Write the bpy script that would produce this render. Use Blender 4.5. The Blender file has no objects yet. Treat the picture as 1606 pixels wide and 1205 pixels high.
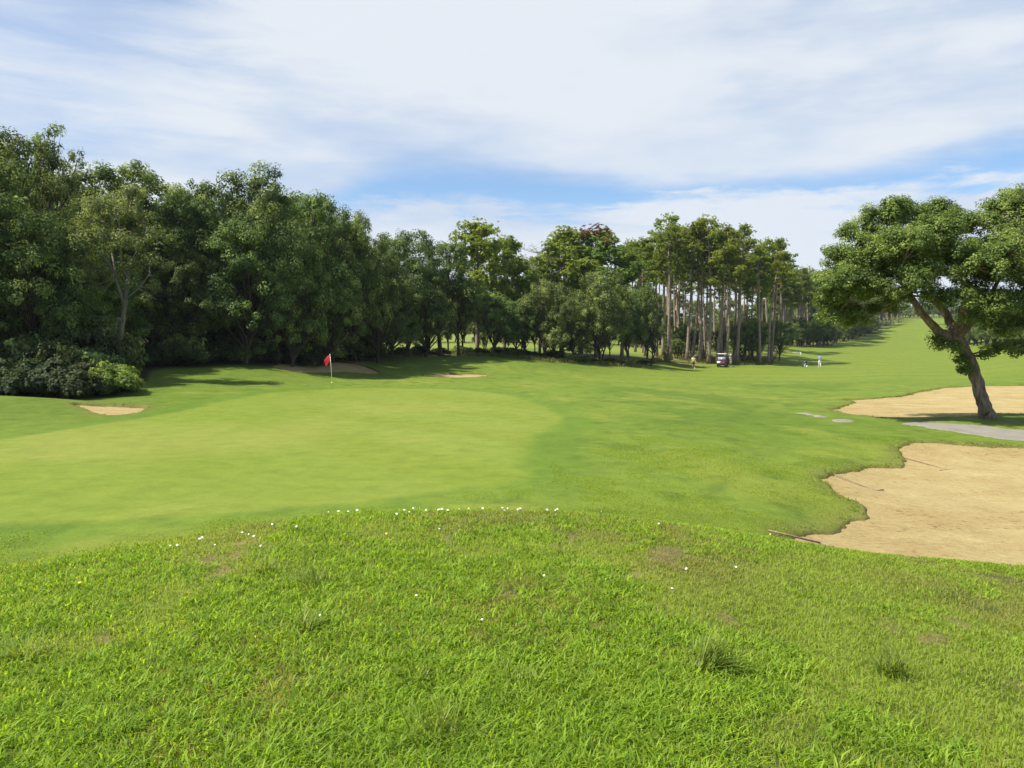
import bpy, bmesh, math, random
import numpy as np
from mathutils import Vector, Matrix, Euler

SC = bpy.context.scene
COL = SC.collection
R = math.radians
F = 1270.0            # focal length in photo pixels (1606 wide)
CX, CY, YH = 803.0, 602.5, 545.0
PITCH = math.atan((CY - YH) / F)
CZ = 2.5              # eye height above the putting green
rng = np.random.default_rng(7)
random.seed(7)

# ------------------------------------------------------------------ camera
cam = bpy.data.cameras.new('camera')
cam.sensor_fit = 'HORIZONTAL'
cam.sensor_width = 36.0
cam.lens = 36.0 * F / 1606.0
cam.clip_start = 0.05
cam.clip_end = 5000
camo = bpy.data.objects.new('camera', cam)
COL.objects.link(camo)
camo.location = (0, 0, CZ)
camo.rotation_euler = (math.pi / 2 - PITCH, 0, 0)
SC.camera = camo

# ------------------------------------------------------------------ helpers
def tag(o, label=None, cat=None, group=None, kind=None):
    if label: o['label'] = label
    if cat: o['category'] = cat
    if group: o['group'] = group
    if kind: o['kind'] = kind
    return o

def empty(name, loc=(0, 0, 0), rz=0.0, label=None, cat=None, group=None, scale=None, rot=None):
    o = bpy.data.objects.new(name, None)
    COL.objects.link(o)
    o.empty_display_size = 0.2
    o.location = loc
    o.rotation_euler = rot if rot is not None else (0, 0, rz)
    if scale is not None: o.scale = scale
    tag(o, label, cat, group)
    return o

def link(name, me, parent=None, loc=None, rot=None):
    o = bpy.data.objects.new(name, me)
    COL.objects.link(o)
    if parent is not None: o.parent = parent
    if loc is not None: o.location = loc
    if rot is not None: o.rotation_euler = rot
    return o

def np_mesh(name, V, faces_list, mats=(), smooth=False, attrs=None, colors=None, fattr=None, mat_idx=None):
    """V (n,3); faces_list: list of int arrays (m,k)"""
    me = bpy.data.meshes.new(name)
    V = np.asarray(V, np.float32)
    me.vertices.add(len(V))
    me.vertices.foreach_set('co', V.ravel())
    lv, ls, lt = [], [], []
    pos = 0
    for Fa in faces_list:
        Fa = np.asarray(Fa, np.int32)
        if len(Fa) == 0: continue
        k = Fa.shape[1]
        lv.append(Fa.ravel())
        ls.append(pos + np.arange(len(Fa), dtype=np.int32) * k)
        lt.append(np.full(len(Fa), k, np.int32))
        pos += Fa.size
    lv = np.concatenate(lv); ls = np.concatenate(ls); lt = np.concatenate(lt)
    me.loops.add(len(lv)); me.loops.foreach_set('vertex_index', lv)
    me.polygons.add(len(ls))
    me.polygons.foreach_set('loop_start', ls)
    me.polygons.foreach_set('loop_total', lt)
    if smooth: me.polygons.foreach_set('use_smooth', np.ones(len(ls), bool))
    for m in mats: me.materials.append(m)
    if mat_idx is not None: me.polygons.foreach_set('material_index', np.asarray(mat_idx, np.int32))
    if attrs:
        for k, a in attrs.items():
            at = me.attributes.new(k, 'FLOAT', 'POINT'); at.data.foreach_set('value', np.asarray(a, np.float32))
    if fattr:
        for k, a in fattr.items():
            at = me.attributes.new(k, 'FLOAT', 'FACE'); at.data.foreach_set('value', np.asarray(a, np.float32))
    if colors:
        for k, a in colors.items():
            at = me.attributes.new(k, 'FLOAT_COLOR', 'POINT')
            c = np.ones((len(V), 4), np.float32); c[:, :3] = a
            at.data.foreach_set('color', c.ravel())
    me.update(calc_edges=True)
    return me

class MB:
    """collects tubes, boxes, prisms as one mesh"""
    def __init__(s): s.V = []; s.F3 = []; s.F4 = []; s.n = 0
    def add(s, V, F4=(), F3=()):
        V = np.asarray(V, float)
        s.V.append(V)
        if len(F4): s.F4.append(np.asarray(F4, int) + s.n)
        if len(F3): s.F3.append(np.asarray(F3, int) + s.n)
        s.n += len(V)
    def tube(s, P, r, k=7, caps=True):
        P = np.asarray(P, float); n = len(P)
        r = np.full(n, r, float) if np.isscalar(r) else np.asarray(r, float)
        T = np.gradient(P, axis=0); T /= np.linalg.norm(T, axis=1)[:, None] + 1e-9
        up = np.array([0, 0, 1.0]) if abs(T[0, 2]) < 0.9 else np.array([1.0, 0, 0])
        a = np.linspace(0, 2 * math.pi, k, endpoint=False)
        V = []
        N = np.cross(T[0], up); N /= np.linalg.norm(N)
        for i in range(n):
            N = N - T[i] * np.dot(N, T[i]); N /= np.linalg.norm(N) + 1e-9
            B = np.cross(T[i], N)
            V.append(P[i] + r[i] * (np.cos(a)[:, None] * N + np.sin(a)[:, None] * B))
        V = np.concatenate(V)
        f = []
        for i in range(n - 1):
            for j in range(k):
                f.append((i * k + j, i * k + (j + 1) % k, (i + 1) * k + (j + 1) % k, (i + 1) * k + j))
        f3 = []
        if caps:
            V = np.vstack([V, P[0], P[-1]])
            for j in range(k):
                f3.append((n * k, (j + 1) % k, j))
                f3.append((n * k + 1, (n - 1) * k + j, (n - 1) * k + (j + 1) % k))
        s.add(V, f, f3)
    def box(s, c, d, M=None):
        c = np.array(c, float); h = np.array(d, float) / 2
        V = np.array([(x, y, z) for x in (-1, 1) for y in (-1, 1) for z in (-1, 1)], float) * h
        if M is not None: V = V @ np.array(M).T
        s.add(V + c, [(0, 1, 3, 2), (4, 6, 7, 5), (0, 4, 5, 1), (2, 3, 7, 6), (0, 2, 6, 4), (1, 5, 7, 3)])
    def ball(s, c, r, nu=10, nv=7):
        c = np.array(c, float); r = np.full(3, r, float) if np.isscalar(r) else np.array(r, float)
        V = []; f = []; f3 = []
        for i in range(1, nv):
            t = math.pi * i / nv
            for j in range(nu):
                p = 2 * math.pi * j / nu
                V.append(c + r * np.array([math.sin(t) * math.cos(p), math.sin(t) * math.sin(p), math.cos(t)]))
        for i in range(nv - 2):
            for j in range(nu):
                f.append((i * nu + j, (i + 1) * nu + j, (i + 1) * nu + (j + 1) % nu, i * nu + (j + 1) % nu))
        V.append(c + r * np.array([0, 0, 1])); V.append(c - r * np.array([0, 0, 1]))
        a = len(V) - 2
        for j in range(nu):
            f3.append((a, j, (j + 1) % nu)); f3.append((a + 1, (nv - 2) * nu + (j + 1) % nu, (nv - 2) * nu + j))
        s.add(V, f, f3)
    def prism(s, pts, x0, x1):
        """outline in (y,z) swept along x"""
        n = len(pts)
        V = [(x0, y, z) for y, z in pts] + [(x1, y, z) for y, z in pts]
        c0 = np.mean([(y, z) for y, z in pts], axis=0)
        V += [(x0, c0[0], c0[1]), (x1, c0[0], c0[1])]
        f = [(i, (i + 1) % n, n + (i + 1) % n, n + i) for i in range(n)]
        f3 = [(2 * n, (i + 1) % n, i) for i in range(n)] + [(2 * n + 1, n + i, n + (i + 1) % n) for i in range(n)]
        s.add(V, f, f3)
    def mesh(s, name, mat, smooth=True):
        fl = []
        if s.F4: fl.append(np.concatenate(s.F4))
        if s.F3: fl.append(np.concatenate(s.F3))
        return np_mesh(name, np.concatenate(s.V), fl, [mat], smooth)
    def build(s, name, mat, parent=None, smooth=True, bevel=0):
        o = link(name, s.mesh(name, mat, smooth), parent)
        if bevel:
            b = o.modifiers.new('bevel', 'BEVEL'); b.width = bevel; b.segments = 2; b.limit_method = 'ANGLE'
        return o

def vnoise(x, y, seed=0):
    xi = np.floor(x).astype(np.int64); yi = np.floor(y).astype(np.int64)
    fx = x - xi; fy = y - yi
    fx = fx * fx * (3 - 2 * fx); fy = fy * fy * (3 - 2 * fy)
    def h(a, b):
        n = (a * 374761393 + b * 668265263 + seed * 144665) & 0xffffffff
        n = ((n ^ (n >> 13)) * 1274126177) & 0xffffffff
        n = n ^ (n >> 16)
        return (n & 0xffff) / 65535.0
    return ((h(xi, yi) * (1 - fx) + h(xi + 1, yi) * fx) * (1 - fy) + (h(xi, yi + 1) * (1 - fx) + h(xi + 1, yi + 1) * fx) * fy)

def fbm(x, y, seed=0, o=4):
    t = np.zeros_like(x, float); a = 0.5; s = 0
    for i in range(o):
        t += a * vnoise(x * 2 ** i + 13.7 * i, y * 2 ** i - 7.3 * i, seed + i); s += a; a *= 0.5
    return t / s

def sstep(a, b, x):
    t = np.clip((x - a) / (b - a), 0, 1)
    return t * t * (3 - 2 * t)

# ------------------------------------------------------------------ terrain (heights read along sight lines, then a plain height field)
cP, sP = math.cos(PITCH), math.sin(PITCH)
def ray(px, py):
    x = (px - CX) / F; y = -(py - CY) / F
    return np.array([x, cP + y * sP, -sP + y * cP])
def z_at(px, py, d):
    v = ray(px, py); return CZ + v[2] * d / v[1]

COLS = {
 -700: [(0.5,.88),(2,.9),(4,.85),(5.5,.7),(7,.3),(9,.05),(14,.0),(24,.05),(34,.5),(45,1.5),(60,3),(90,5),(200,8),(900,10)],
 0:   [(0.5,.9),(2.6,.9),(4.2,.9),(6,890),(7.5,.3),(9.0,.07),(10,.04),(14,768),(20,701),(26,670),(30,648),(33,628),(35,619),(38,622),(42,606),(46,588),(60,560),(80,520),(120,500),(300,480),(900,470)],
 200: [(0.5,.9),(2.8,.9),(4.5,.9),(6.3,862),(8,.3),(9.6,.08),(10.5,.05),(14,768),(20,702),(26,668),(30,652),(35,634),(38,622),(42,608),(46,592),(50,578),(60,561),(80,540),(120,520),(300,500),(900,480)],
 400: [(0.5,.9),(2.9,.9),(5,.92),(6.8,825),(8.5,.35),(10.5,.07),(12,.03),(16,745),(22,689),(30,649),(38,625),(43,612),(48,598),(52,585),(56,572),(65,560),(80,550),(120,535),(300,500),(900,480)],
 520: [(0.5,.9),(3,.9),(5.2,.92),(7.1,812),(8.8,.4),(10.8,.09),(12.2,.04),(16,746),(22,690),(32,646),(40,624),(46,612.5),(52,601),(58,586),(63,570),(70,560),(80,554),(100,548),(150,542),(300,532),(900,522)],
 600: [(0.5,.9),(3,.9),(5.2,.93),(7.3,806),(9,.4),(11,.09),(12.4,.04),(16,746),(22,690),(32,646),(46,612.5),(55,600),(62,589),(72,571),(82,556),(92,551),(110,549),(150,541),(300,532),(900,522)],
 800: [(0.5,.9),(3.1,.9),(5.4,.95),(7.5,803),(9.2,.4),(11,.08),(12.6,.03),(16,744),(22,688),(32,645),(46,612),(54,602),(62,593),(70,587),(78,575),(86,562),(95,556),(110,551),(150,541),(300,532),(900,522)],
 1000:[(0.5,.9),(3.1,.9),(5.4,.93),(7.6,817),(9.5,.25),(11.5,-.03),(13,-.1),(18,728),(24,680),(34,638),(46,615),(60,602),(80,588),(97,573),(110,563),(130,554),(170,545),(300,532),(900,522)],
 1100:[(0.5,.9),(3.1,.89),(5.4,.88),(7.8,829),(9.7,.1),(11.7,-.15),(13.2,-.2),(18,730),(24,681),(34,639),(46,617),(60,604),(80,591),(100,582.5),(113,577),(120,567),(132,557),(170,546),(300,532),(900,522)],
 1200:[(0.5,.9),(3.1,.88),(5.4,.82),(8,842),(10,-.05),(12,-.3),(13.5,-.32),(16,764),(22,702),(30,656),(45,621),(60,605),(80,592),(100,582),(117,574.5),(130,562),(150,552),(180,543),(230,536),(400,524),(900,518)],
 1290:[(0.5,.9),(3.1,.88),(5.4,.76),(8.1,857),(10.2,-.3),(12.2,-.52),(16,.0-.45),(22,703),(30,656),(45,622),(60,605),(80,592),(100,582),(117,575),(150,560),(180,549),(210,541),(260,531),(400,512),(900,500)],
 1400:[(0.5,.88),(3.1,.86),(5.4,.7),(8.3,872),(10.5,-.45),(13,-.6),(16,-.6),(20,735),(24,690),(27,671),(30,657),(40,629),(50,611),(65,597),(80,588),(117,574),(160,558),(200,546),(240,541),(280,527),(320,514),(360,505),(430,500),(900,485)],
 1500:[(0.5,.88),(3.1,.86),(5.4,.65),(8.4,880),(10.5,-.52),(13,-.65),(16,-.65),(20,737),(24,692),(26.5,674),(29.5,655),(36,640),(50,608),(65,597),(80,588),(110,573),(150,558),(190,546),(230,543),(270,527),(320,513),(360,503),(430,499),(900,485)],
 1606:[(0.5,.88),(3.1,.86),(5.4,.6),(8.5,888),(10.5,-.6),(13,-.7),(16,-.68),(20,739),(24,697),(26.5,678),(30,656),(36,640),(50,605),(60,594),(80,579),(110,557),(150,545),(250,525),(350,505),(900,480)],
 2400:[(0.5,.85),(3.1,.8),(5.4,.5),(8.5,-.2),(10.5,-.6),(13,-.7),(20,-.6),(26,-.2),(30,-.1),(50,.2),(80,1),(110,2),(200,5),(900,15)],
}
LD0, LD1, NL = math.log(0.5), math.log(1000.0), 420
PX0, PX1, NP = -700.0, 2400.0, 311
lgrid = np.linspace(LD0, LD1, NL)
def pchip(x, y, xq):
    x = np.asarray(x, float); y = np.asarray(y, float)
    h = np.diff(x); dl = np.diff(y, axis=0) / (h if y.ndim == 1 else h[:, None])
    m = np.zeros_like(y)
    hh = h if y.ndim == 1 else h[:, None]
    w1 = 2 * hh[1:] + hh[:-1]; w2 = hh[1:] + 2 * hh[:-1]
    with np.errstate(divide='ignore', invalid='ignore'):
        mm = (w1 + w2) / (w1 / dl[:-1] + w2 / dl[1:])
    m[1:-1] = np.where(dl[:-1] * dl[1:] > 0, mm, 0)
    m[0] = dl[0]; m[-1] = dl[-1]
    i = np.clip(np.searchsorted(x, xq) - 1, 0, len(x) - 2)
    t = (xq - x[i]) / h[i]
    t = np.clip(t, 0, 1)
    if y.ndim > 1: t = t[:, None]; hi = h[i][:, None]
    else: hi = h[i]
    return ((1 + 2 * t) * (1 - t) ** 2 * y[i] + t * (1 - t) ** 2 * hi * m[i] + t * t * (3 - 2 * t) * y[i + 1] + t * t * (t - 1) * hi * m[i + 1])

pxs = sorted(COLS)
T = []
for p in pxs:
    pts = [(math.log(d), (v if abs(v) < 100 else z_at(p, v, d))) for d, v in COLS[p]]
    T.append(pchip([a for a, _ in pts], [b for _, b in pts], lgrid))
T = np.array(T)
pgrid = np.linspace(PX0, PX1, NP)
TAB = pchip(np.array(pxs, float), T, pgrid)
for _ in range(3):      # soften across the table
    TAB[1:-1] = (TAB[:-2] + 2 * TAB[1:-1] + TAB[2:]) / 4
    TAB[:, 1:-1] = (TAB[:, :-2] + 2 * TAB[:, 1:-1] + TAB[:, 2:]) / 4

def base_z(X, Y):
    X = np.asarray(X, float); Y = np.asarray(Y, float)
    r = np.hypot(X, Y) + 1e-6
    ph = np.arctan2(X, Y)
    pc = np.clip(ph, math.atan((PX0 - CX) / F) + 1e-4, math.atan((PX1 - CX) / F) - 1e-4)
    p = CX + F * np.tan(pc)
    d = np.clip(r * np.cos(pc), 0.5, 999)
    a = (p - PX0) / (PX1 - PX0) * (NP - 1); b = (np.log(d) - LD0) / (LD1 - LD0) * (NL - 1)
    ia = np.clip(a.astype(int), 0, NP - 2); ib = np.clip(b.astype(int), 0, NL - 2)
    fa = a - ia; fb = b - ib
    z = (TAB[ia, ib] * (1 - fa) * (1 - fb) + TAB[ia + 1, ib] * fa * (1 - fb) + TAB[ia, ib + 1] * (1 - fa) * fb + TAB[ia + 1, ib + 1] * fa * fb)
    und = (fbm(X / 9.0, Y / 9.0, 3, 3) - .5) * 0.12 * sstep(20, 60, r) + (fbm(X / 1.3, Y / 1.3, 5, 3) - .5) * 0.045 * (1 - sstep(8, 14, r)) + (fbm(X / 2.6, Y / 2.6, 15, 2) - .5) * 0.05 * sstep(14, 30, r)
    return z + und

def hit(px, py, dmin=1.5):
    v = ray(px, py)
    d = np.exp(np.linspace(math.log(dmin), math.log(800), 2500))
    X = v[0] / v[1] * d; Z = CZ + v[2] / v[1] * d
    g = base_z(X, d)
    w = np.where(Z < g)[0]
    i = w[0] if len(w) else len(d) - 1
    return np.array([X[i], d[i], g[i]])

def at(px, d):
    X = (px - CX) / F * d * 1.0
    return np.array([X, d, float(base_z(np.array([X]), np.array([d]))[0])])

def resample(P, step):
    P = np.asarray(P, float); Q = np.vstack([P, P[:1]]); out = []
    for a, b in zip(Q[:-1], Q[1:]):
        n = max(1, int(np.linalg.norm(b - a) / step))
        for i in range(n): out.append(a + (b - a) * i / n)
    return np.array(out)
def smooth_poly(P, n=2):
    for _ in range(n):
        Q = np.empty((len(P) * 2, 2)); N = np.roll(P, -1, axis=0)
        Q[0::2] = P * .75 + N * .25; Q[1::2] = P * .25 + N * .75
        P = Q
    return P
def sdf(P, X, Y):
    """signed distance to closed polygon (negative inside)"""
    D = np.full(X.shape, 1e9); ins = np.zeros(X.shape, bool)
    A = P; B = np.roll(P, -1, axis=0)
    for a, b in zip(A, B):
        ex, ey = b - a
        wx = X - a[0]; wy = Y - a[1]
        t = np.clip((wx * ex + wy * ey) / (ex * ex + ey * ey + 1e-12), 0, 1)
        D = np.minimum(D, (wx - ex * t) ** 2 + (wy - ey * t) ** 2)
        c = ((a[1] > Y) != (b[1] > Y))
        if abs(b[1] - a[1]) > 1e-12:
            ins ^= c & (X < (b[0] - a[0]) * (Y - a[1]) / (b[1] - a[1]) + a[0])
    return np.where(ins, -1, 1) * np.sqrt(D)
def sdf_box(P, X, Y, pad):
    D = np.full(X.shape, 50.0)
    m = (X > P[:, 0].min() - pad) & (X < P[:, 0].max() + pad) & (Y > P[:, 1].min() - pad) & (Y < P[:, 1].max() + pad)
    if m.any(): D[m] = sdf(P, X[m], Y[m])
    return D
def ppoly(pts, n=2):
    return smooth_poly(np.array([hit(a, b)[:2] if len(t) == 0 else [a, b] for a, b, *t in pts]), n)

def W(px, d): return ((px - CX) / F * d, d, 1)      # a world point given by bearing and depth

BUNK = {}
BUNK['near'] = dict(P=ppoly([(1232,845),(1262,836),(1300,828),(1338,812),(1352,800),(1338,787),(1305,775),(1286,762),(1290,748),(1312,740),(1365,735),(1405,730),(1420,716),(1408,702),(1432,694),(1480,694),(1530,697),(1620,701),
                            W(1800,23.5), W(1990,20), W(2050,16), W(1950,12), W(1750,10.6), W(1500,10.4), W(1350,10.6), W(1270,11.2)]), depth=.035, lip=.02)
BUNK['mid'] = dict(P=ppoly([(1298,643),(1316,639),(1340,634),(1336,629),(1312,627),(1345,626),(1395,624),(1435,617),(1475,609),(1520,606),(1560,605.5),(1640,604),
                           W(1760,46),W(1800,38),W(1700,33),(1640,650),(1570,649),(1500,655),(1440,657),(1380,655),(1330,650)]), depth=.035, lip=.02)
BUNK['left'] = dict(P=ppoly([(106,633),(150,634.5),(200,636),(236,637),(222,645),(205,650),(160,652),(135,643)], 2), depth=.10, lip=.05)
BUNK['flag'] = dict(P=ppoly([(425,575),(452,568),(480,566),(510,565),(545,568),(575,574),(598,584),(590,587.5),(560,584.5),(530,583),(500,584),(465,583),(440,580)], 2), depth=.1, lip=.05)
BUNK['back'] = dict(P=ppoly([(656,589),(690,586.3),(735,586),(778,587),(765,590),(735,592.5),(700,592.3),(675,591)], 2), depth=.10, lip=.07)
GREEN = ppoly([(-150,705),(0,690),(100,674),(200,660),(262,650),(330,634),(420,616),(520,609),(640,609),(770,614),(850,634),(886,658),(850,682),(826,705),(822,730),(836,756),W(740,14.3),W(560,12.9),W(400,12.2),W(200,11.6),W(0,11.2),W(-150,11.5)], 2)
PATHS = [ppoly([(1640,677.5),(1540,669),(1480,665),(1432,663),(1418,664.5),(1450,670),(1500,679),(1560,688),(1640,693.5),W(1900,23.6),W(1900,25.6)], 2),
         ppoly([(1298,658),(1345,659.5),(1342,662.5),(1310,663)], 2), ppoly([(1256,647.5),(1290,652),(1297,656),(1270,653.5)], 2)]

def wob(X, Y, s, a, seed):
    return (fbm(X / s, Y / s, seed, 4) - .5) * 2 * a

def far_side(b, Y):
    P = b['P']; c = (P[:, 1].min() + P[:, 1].max()) / 2; h = (P[:, 1].max() - P[:, 1].min()) / 2
    return sstep(-.4, .7, (Y - c) / h)

def edge_wob(X, Y, wa):
    return wob(X, Y, .9, wa, 21) + wob(X, Y, .22, .05, 23)

def ground_z(X, Y, full=False):
    z = base_z(X, Y)
    soil = np.zeros_like(z); sd_all = np.full(z.shape, 50.0)
    for k, b in BUNK.items():
        s = sdf_box(b['P'], X, Y, 2.5)
        if k in ('near', 'mid'): s = np.where(s < 40, s + edge_wob(X, Y, .28), s)
        else: s = np.where(s < 40, s + edge_wob(X, Y, .18), s)
        nf = far_side(b, Y) if k in ('left', 'flag', 'back') else 1.0
        b_l = nf * b['lip'] * (1 - sstep(0, 1.4, s)) * (s > -0.02)
        b_in = np.where(s <= 0, nf * b['lip'] - (nf * b['lip'] + b['depth'] + .25) * sstep(0, .24, -s), b_l)
        z = z + np.where(s < 3, b_in, 0)
        sd_all = np.minimum(sd_all, s)
    return (z, sd_all) if full else z

def gz(x, y): return float(ground_z(np.array([float(x)]), np.array([float(y)]))[0])

# ------------------------------------------------------------------ materials
def nmat(name):
    m = bpy.data.materials.new(name); m.use_nodes = True
    nt = m.node_tree; nt.nodes.clear()
    out = nt.nodes.new('ShaderNodeOutputMaterial')
    return m, nt, out
def N(nt, t, **kw):
    n = nt.nodes.new(t)
    for k, v in kw.items():
        if k.startswith('i_'): n.inputs[k[2:].replace('_', ' ')].default_value = v
        elif k.startswith('n_'): n.inputs[int(k[2:])].default_value = v
        else: setattr(n, k, v)
    return n
def ramp(nt, stops, fac=None):
    n = nt.nodes.new('ShaderNodeValToRGB'); e = n.color_ramp.elements
    e[0].position, e[0].color = stops[0][0], (*stops[0][1], 1)
    e[1].position, e[1].color = stops[-1][0], (*stops[-1][1], 1)
    for p, c in stops[1:-1]:
        q = e.new(p); q.color = (*c, 1)
    if fac is not None: nt.links.new(fac, n.inputs[0])
    return n
def mixc(nt, a, b, fac, mode='MIX'):
    n = nt.nodes.new('ShaderNodeMix'); n.data_type = 'RGBA'; n.blend_type = mode
    for s, v in ((6, a), (7, b), (0, fac)):
        if isinstance(v, (int, float)): n.inputs[s].default_value = v
        elif isinstance(v, tuple): n.inputs[s].default_value = (*v, 1)
        else: nt.links.new(v, n.inputs[s])
    return n.outputs[2]
def math_n(nt, op, a, b=None, c=None, clamp=False):
    n = nt.nodes.new('ShaderNodeMath'); n.operation = op; n.use_clamp = clamp
    for i, v in enumerate((a, b, c)):
        if v is None: continue
        if isinstance(v, (int, float)): n.inputs[i].default_value = v
        else: nt.links.new(v, n.inputs[i])
    return n.outputs[0]

def simple(name, col, rough=.5, metal=0., noise=.12, scale=30, spec=.5):
    m, nt, out = nmat(name)
    b = N(nt, 'ShaderNodeBsdfPrincipled'); nt.links.new(b.outputs[0], out.inputs[0])
    tc = N(nt, 'ShaderNodeTexCoord'); nz = N(nt, 'ShaderNodeTexNoise', i_Scale=scale, i_Detail=4.0)
    nt.links.new(tc.outputs['Object'], nz.inputs['Vector'])
    r = ramp(nt, [(.3, tuple(c * (1 - noise) for c in col)), (.7, tuple(min(1, c * (1 + noise)) for c in col))], nz.outputs[0])
    nt.links.new(r.outputs[0], b.inputs['Base Color'])
    b.inputs['Roughness'].default_value = rough; b.inputs['Metallic'].default_value = metal
    b.inputs['Specular IOR Level'].default_value = spec
    return m

def leaf_mat(name, c0, c1, c2, trans=.3, objvar=.42, rough=.62, tcol=1.5, gain=1.0):
    c0, c1, c2 = [tuple(x * gain for x in c) for c in (c0, c1, c2)]
    m, nt, out = nmat(name)
    at = N(nt, 'ShaderNodeAttribute', attribute_name='rnd')
    rp = ramp(nt, [(0, c0), (.55, c1), (1, c2)], at.outputs['Fac'])
    oi = N(nt, 'ShaderNodeObjectInfo')
    k = math_n(nt, 'MULTIPLY_ADD', oi.outputs['Random'], objvar, 1 - objvar / 2)
    hs = N(nt, 'ShaderNodeHueSaturation')
    nt.links.new(rp.outputs[0], hs.inputs['Color']); nt.links.new(k, hs.inputs['Value'])
    nt.links.new(math_n(nt, 'MULTIPLY_ADD', math_n(nt, 'FRACT', math_n(nt, 'MULTIPLY', oi.outputs['Random'], 7.3)), .034 if objvar else 0, .487 if objvar else .497), hs.inputs['Hue'])
    b = N(nt, 'ShaderNodeBsdfPrincipled', i_Roughness=rough)
    b.inputs['Specular IOR Level'].default_value = .18
    t = N(nt, 'ShaderNodeBsdfTranslucent')
    nt.links.new(hs.outputs[0], b.inputs['Base Color'])
    tc = mixc(nt, hs.outputs[0], (tcol * 1.05, tcol, tcol * .45), 1.0, 'MULTIPLY')
    nt.links.new(tc, t.inputs[0])
    mx = N(nt, 'ShaderNodeMixShader'); mx.inputs[0].default_value = trans
    nt.links.new(b.outputs[0], mx.inputs[1]); nt.links.new(t.outputs[0], mx.inputs[2])
    nt.links.new(mx.outputs[0], out.inputs[0])
    return m

def bark_mat(name, c0, c1, sx=9, sz=1.6, bump=.5):
    m, nt, out = nmat(name)
    b = N(nt, 'ShaderNodeBsdfPrincipled', i_Roughness=.9); nt.links.new(b.outputs[0], out.inputs[0])
    b.inputs['Specular IOR Level'].default_value = .15
    tc = N(nt, 'ShaderNodeTexCoord'); mp = N(nt, 'ShaderNodeMapping'); mp.inputs['Scale'].default_value = (sx, sx, sz)
    nt.links.new(tc.outputs['Object'], mp.inputs[0])
    nz = N(nt, 'ShaderNodeTexNoise', i_Scale=1.0, i_Detail=6.0, i_Roughness=.65); nt.links.new(mp.outputs[0], nz.inputs['Vector'])
    n2 = N(nt, 'ShaderNodeTexNoise', i_Scale=.9, i_Detail=3.0); nt.links.new(tc.outputs['Object'], n2.inputs['Vector'])
    r = ramp(nt, [(.35, c0), (.65, c1)], nz.outputs[0])
    c = mixc(nt, r.outputs[0], (.5, .5, .45), math_n(nt, 'MULTIPLY', n2.outputs[0], .5), 'MULTIPLY')
    nt.links.new(c, b.inputs['Base Color'])
    bp = N(nt, 'ShaderNodeBump', i_Strength=bump, i_Distance=.05); nt.links.new(nz.outputs[0], bp.inputs['Height']); nt.links.new(bp.outputs[0], b.inputs['Normal'])
    return m

M = {}
M['oak'] = leaf_mat('oak_leaf', (.060, .092, .026), (.130, .178, .046), (.25, .305, .085), .32)
M['cork'] = leaf_mat('cork_oak_leaf', (.062, .100, .022), (.136, .196, .042), (.25, .32, .078), .32, 0)
M['pale'] = leaf_mat('pale_oak_leaf', (.10, .132, .045), (.175, .215, .070), (.27, .315, .11), .38, 0)
M['pine'] = leaf_mat('pine_needles', (.10, .135, .022), (.20, .245, .036), (.31, .36, .062), .42)
M['ypine'] = leaf_mat('young_pine_needles', (.095, .145, .024), (.19, .25, .042), (.30, .36, .07), .40)
M['brown'] = leaf_mat('brown_needles', (.10, .045, .025), (.16, .075, .04), (.2, .10, .05), .15)
M['shrub'] = leaf_mat('shaded_shrub_leaf', (.024, .038, .012), (.045, .064, .019), (.08, .102, .030), .25)  # leaf tones darkened: the thicket's shade is put into the colour
M['bright'] = leaf_mat('sunny_shrub_leaf', (.10, .15, .026), (.17, .24, .046), (.25, .33, .08), .38, 0)  # lighter shrub leaf, with the sunlight put into its colour
M['ivy'] = leaf_mat('ivy_leaf', (.04, .07, .012), (.08, .12, .02), (.12, .17, .03), .25)
M['grass'] = leaf_mat('grass_blade', (.14, .24, .022), (.235, .37, .032), (.35, .50, .052), .52, 0, .55, 1.55, .93)
M['turf'] = leaf_mat('turf_blade', (.28, .28, .080), (.25, .325, .048), (.28, .41, .044), .52, 0, .6, 1.55, .98)
M['mown'] = leaf_mat('mown_blade', (.17, .24, .020), (.24, .31, .030), (.30, .36, .04), .52, 0, .7, 1.5, 1.02)
M['tuft'] = leaf_mat('tuft_blade', (.12, .17, .022), (.20, .27, .04), (.32, .38, .09), .5, 0, .45, 1.4, .98)
M['dry'] = leaf_mat('rough_blade', (.11, .12, .03), (.17, .18, .045), (.24, .23, .07), .3, 0, .6, 1.2, .85)
M['obark'] = bark_mat('oak_bark', (.035, .028, .020), (.10, .083, .064))
M['corkbark'] = bark_mat('cork_bark', (.105, .075, .052), (.33, .255, .19), 11, 2.2, .9)
M['palebark'] = bark_mat('pale_bark', (.12, .10, .075), (.27, .24, .19))
M['pbark'] = bark_mat('pine_bark', (.13, .095, .074), (.42, .32, .25))
M['deadbark'] = bark_mat('dead_bark', (.16, .13, .12), (.3, .26, .24))

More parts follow.
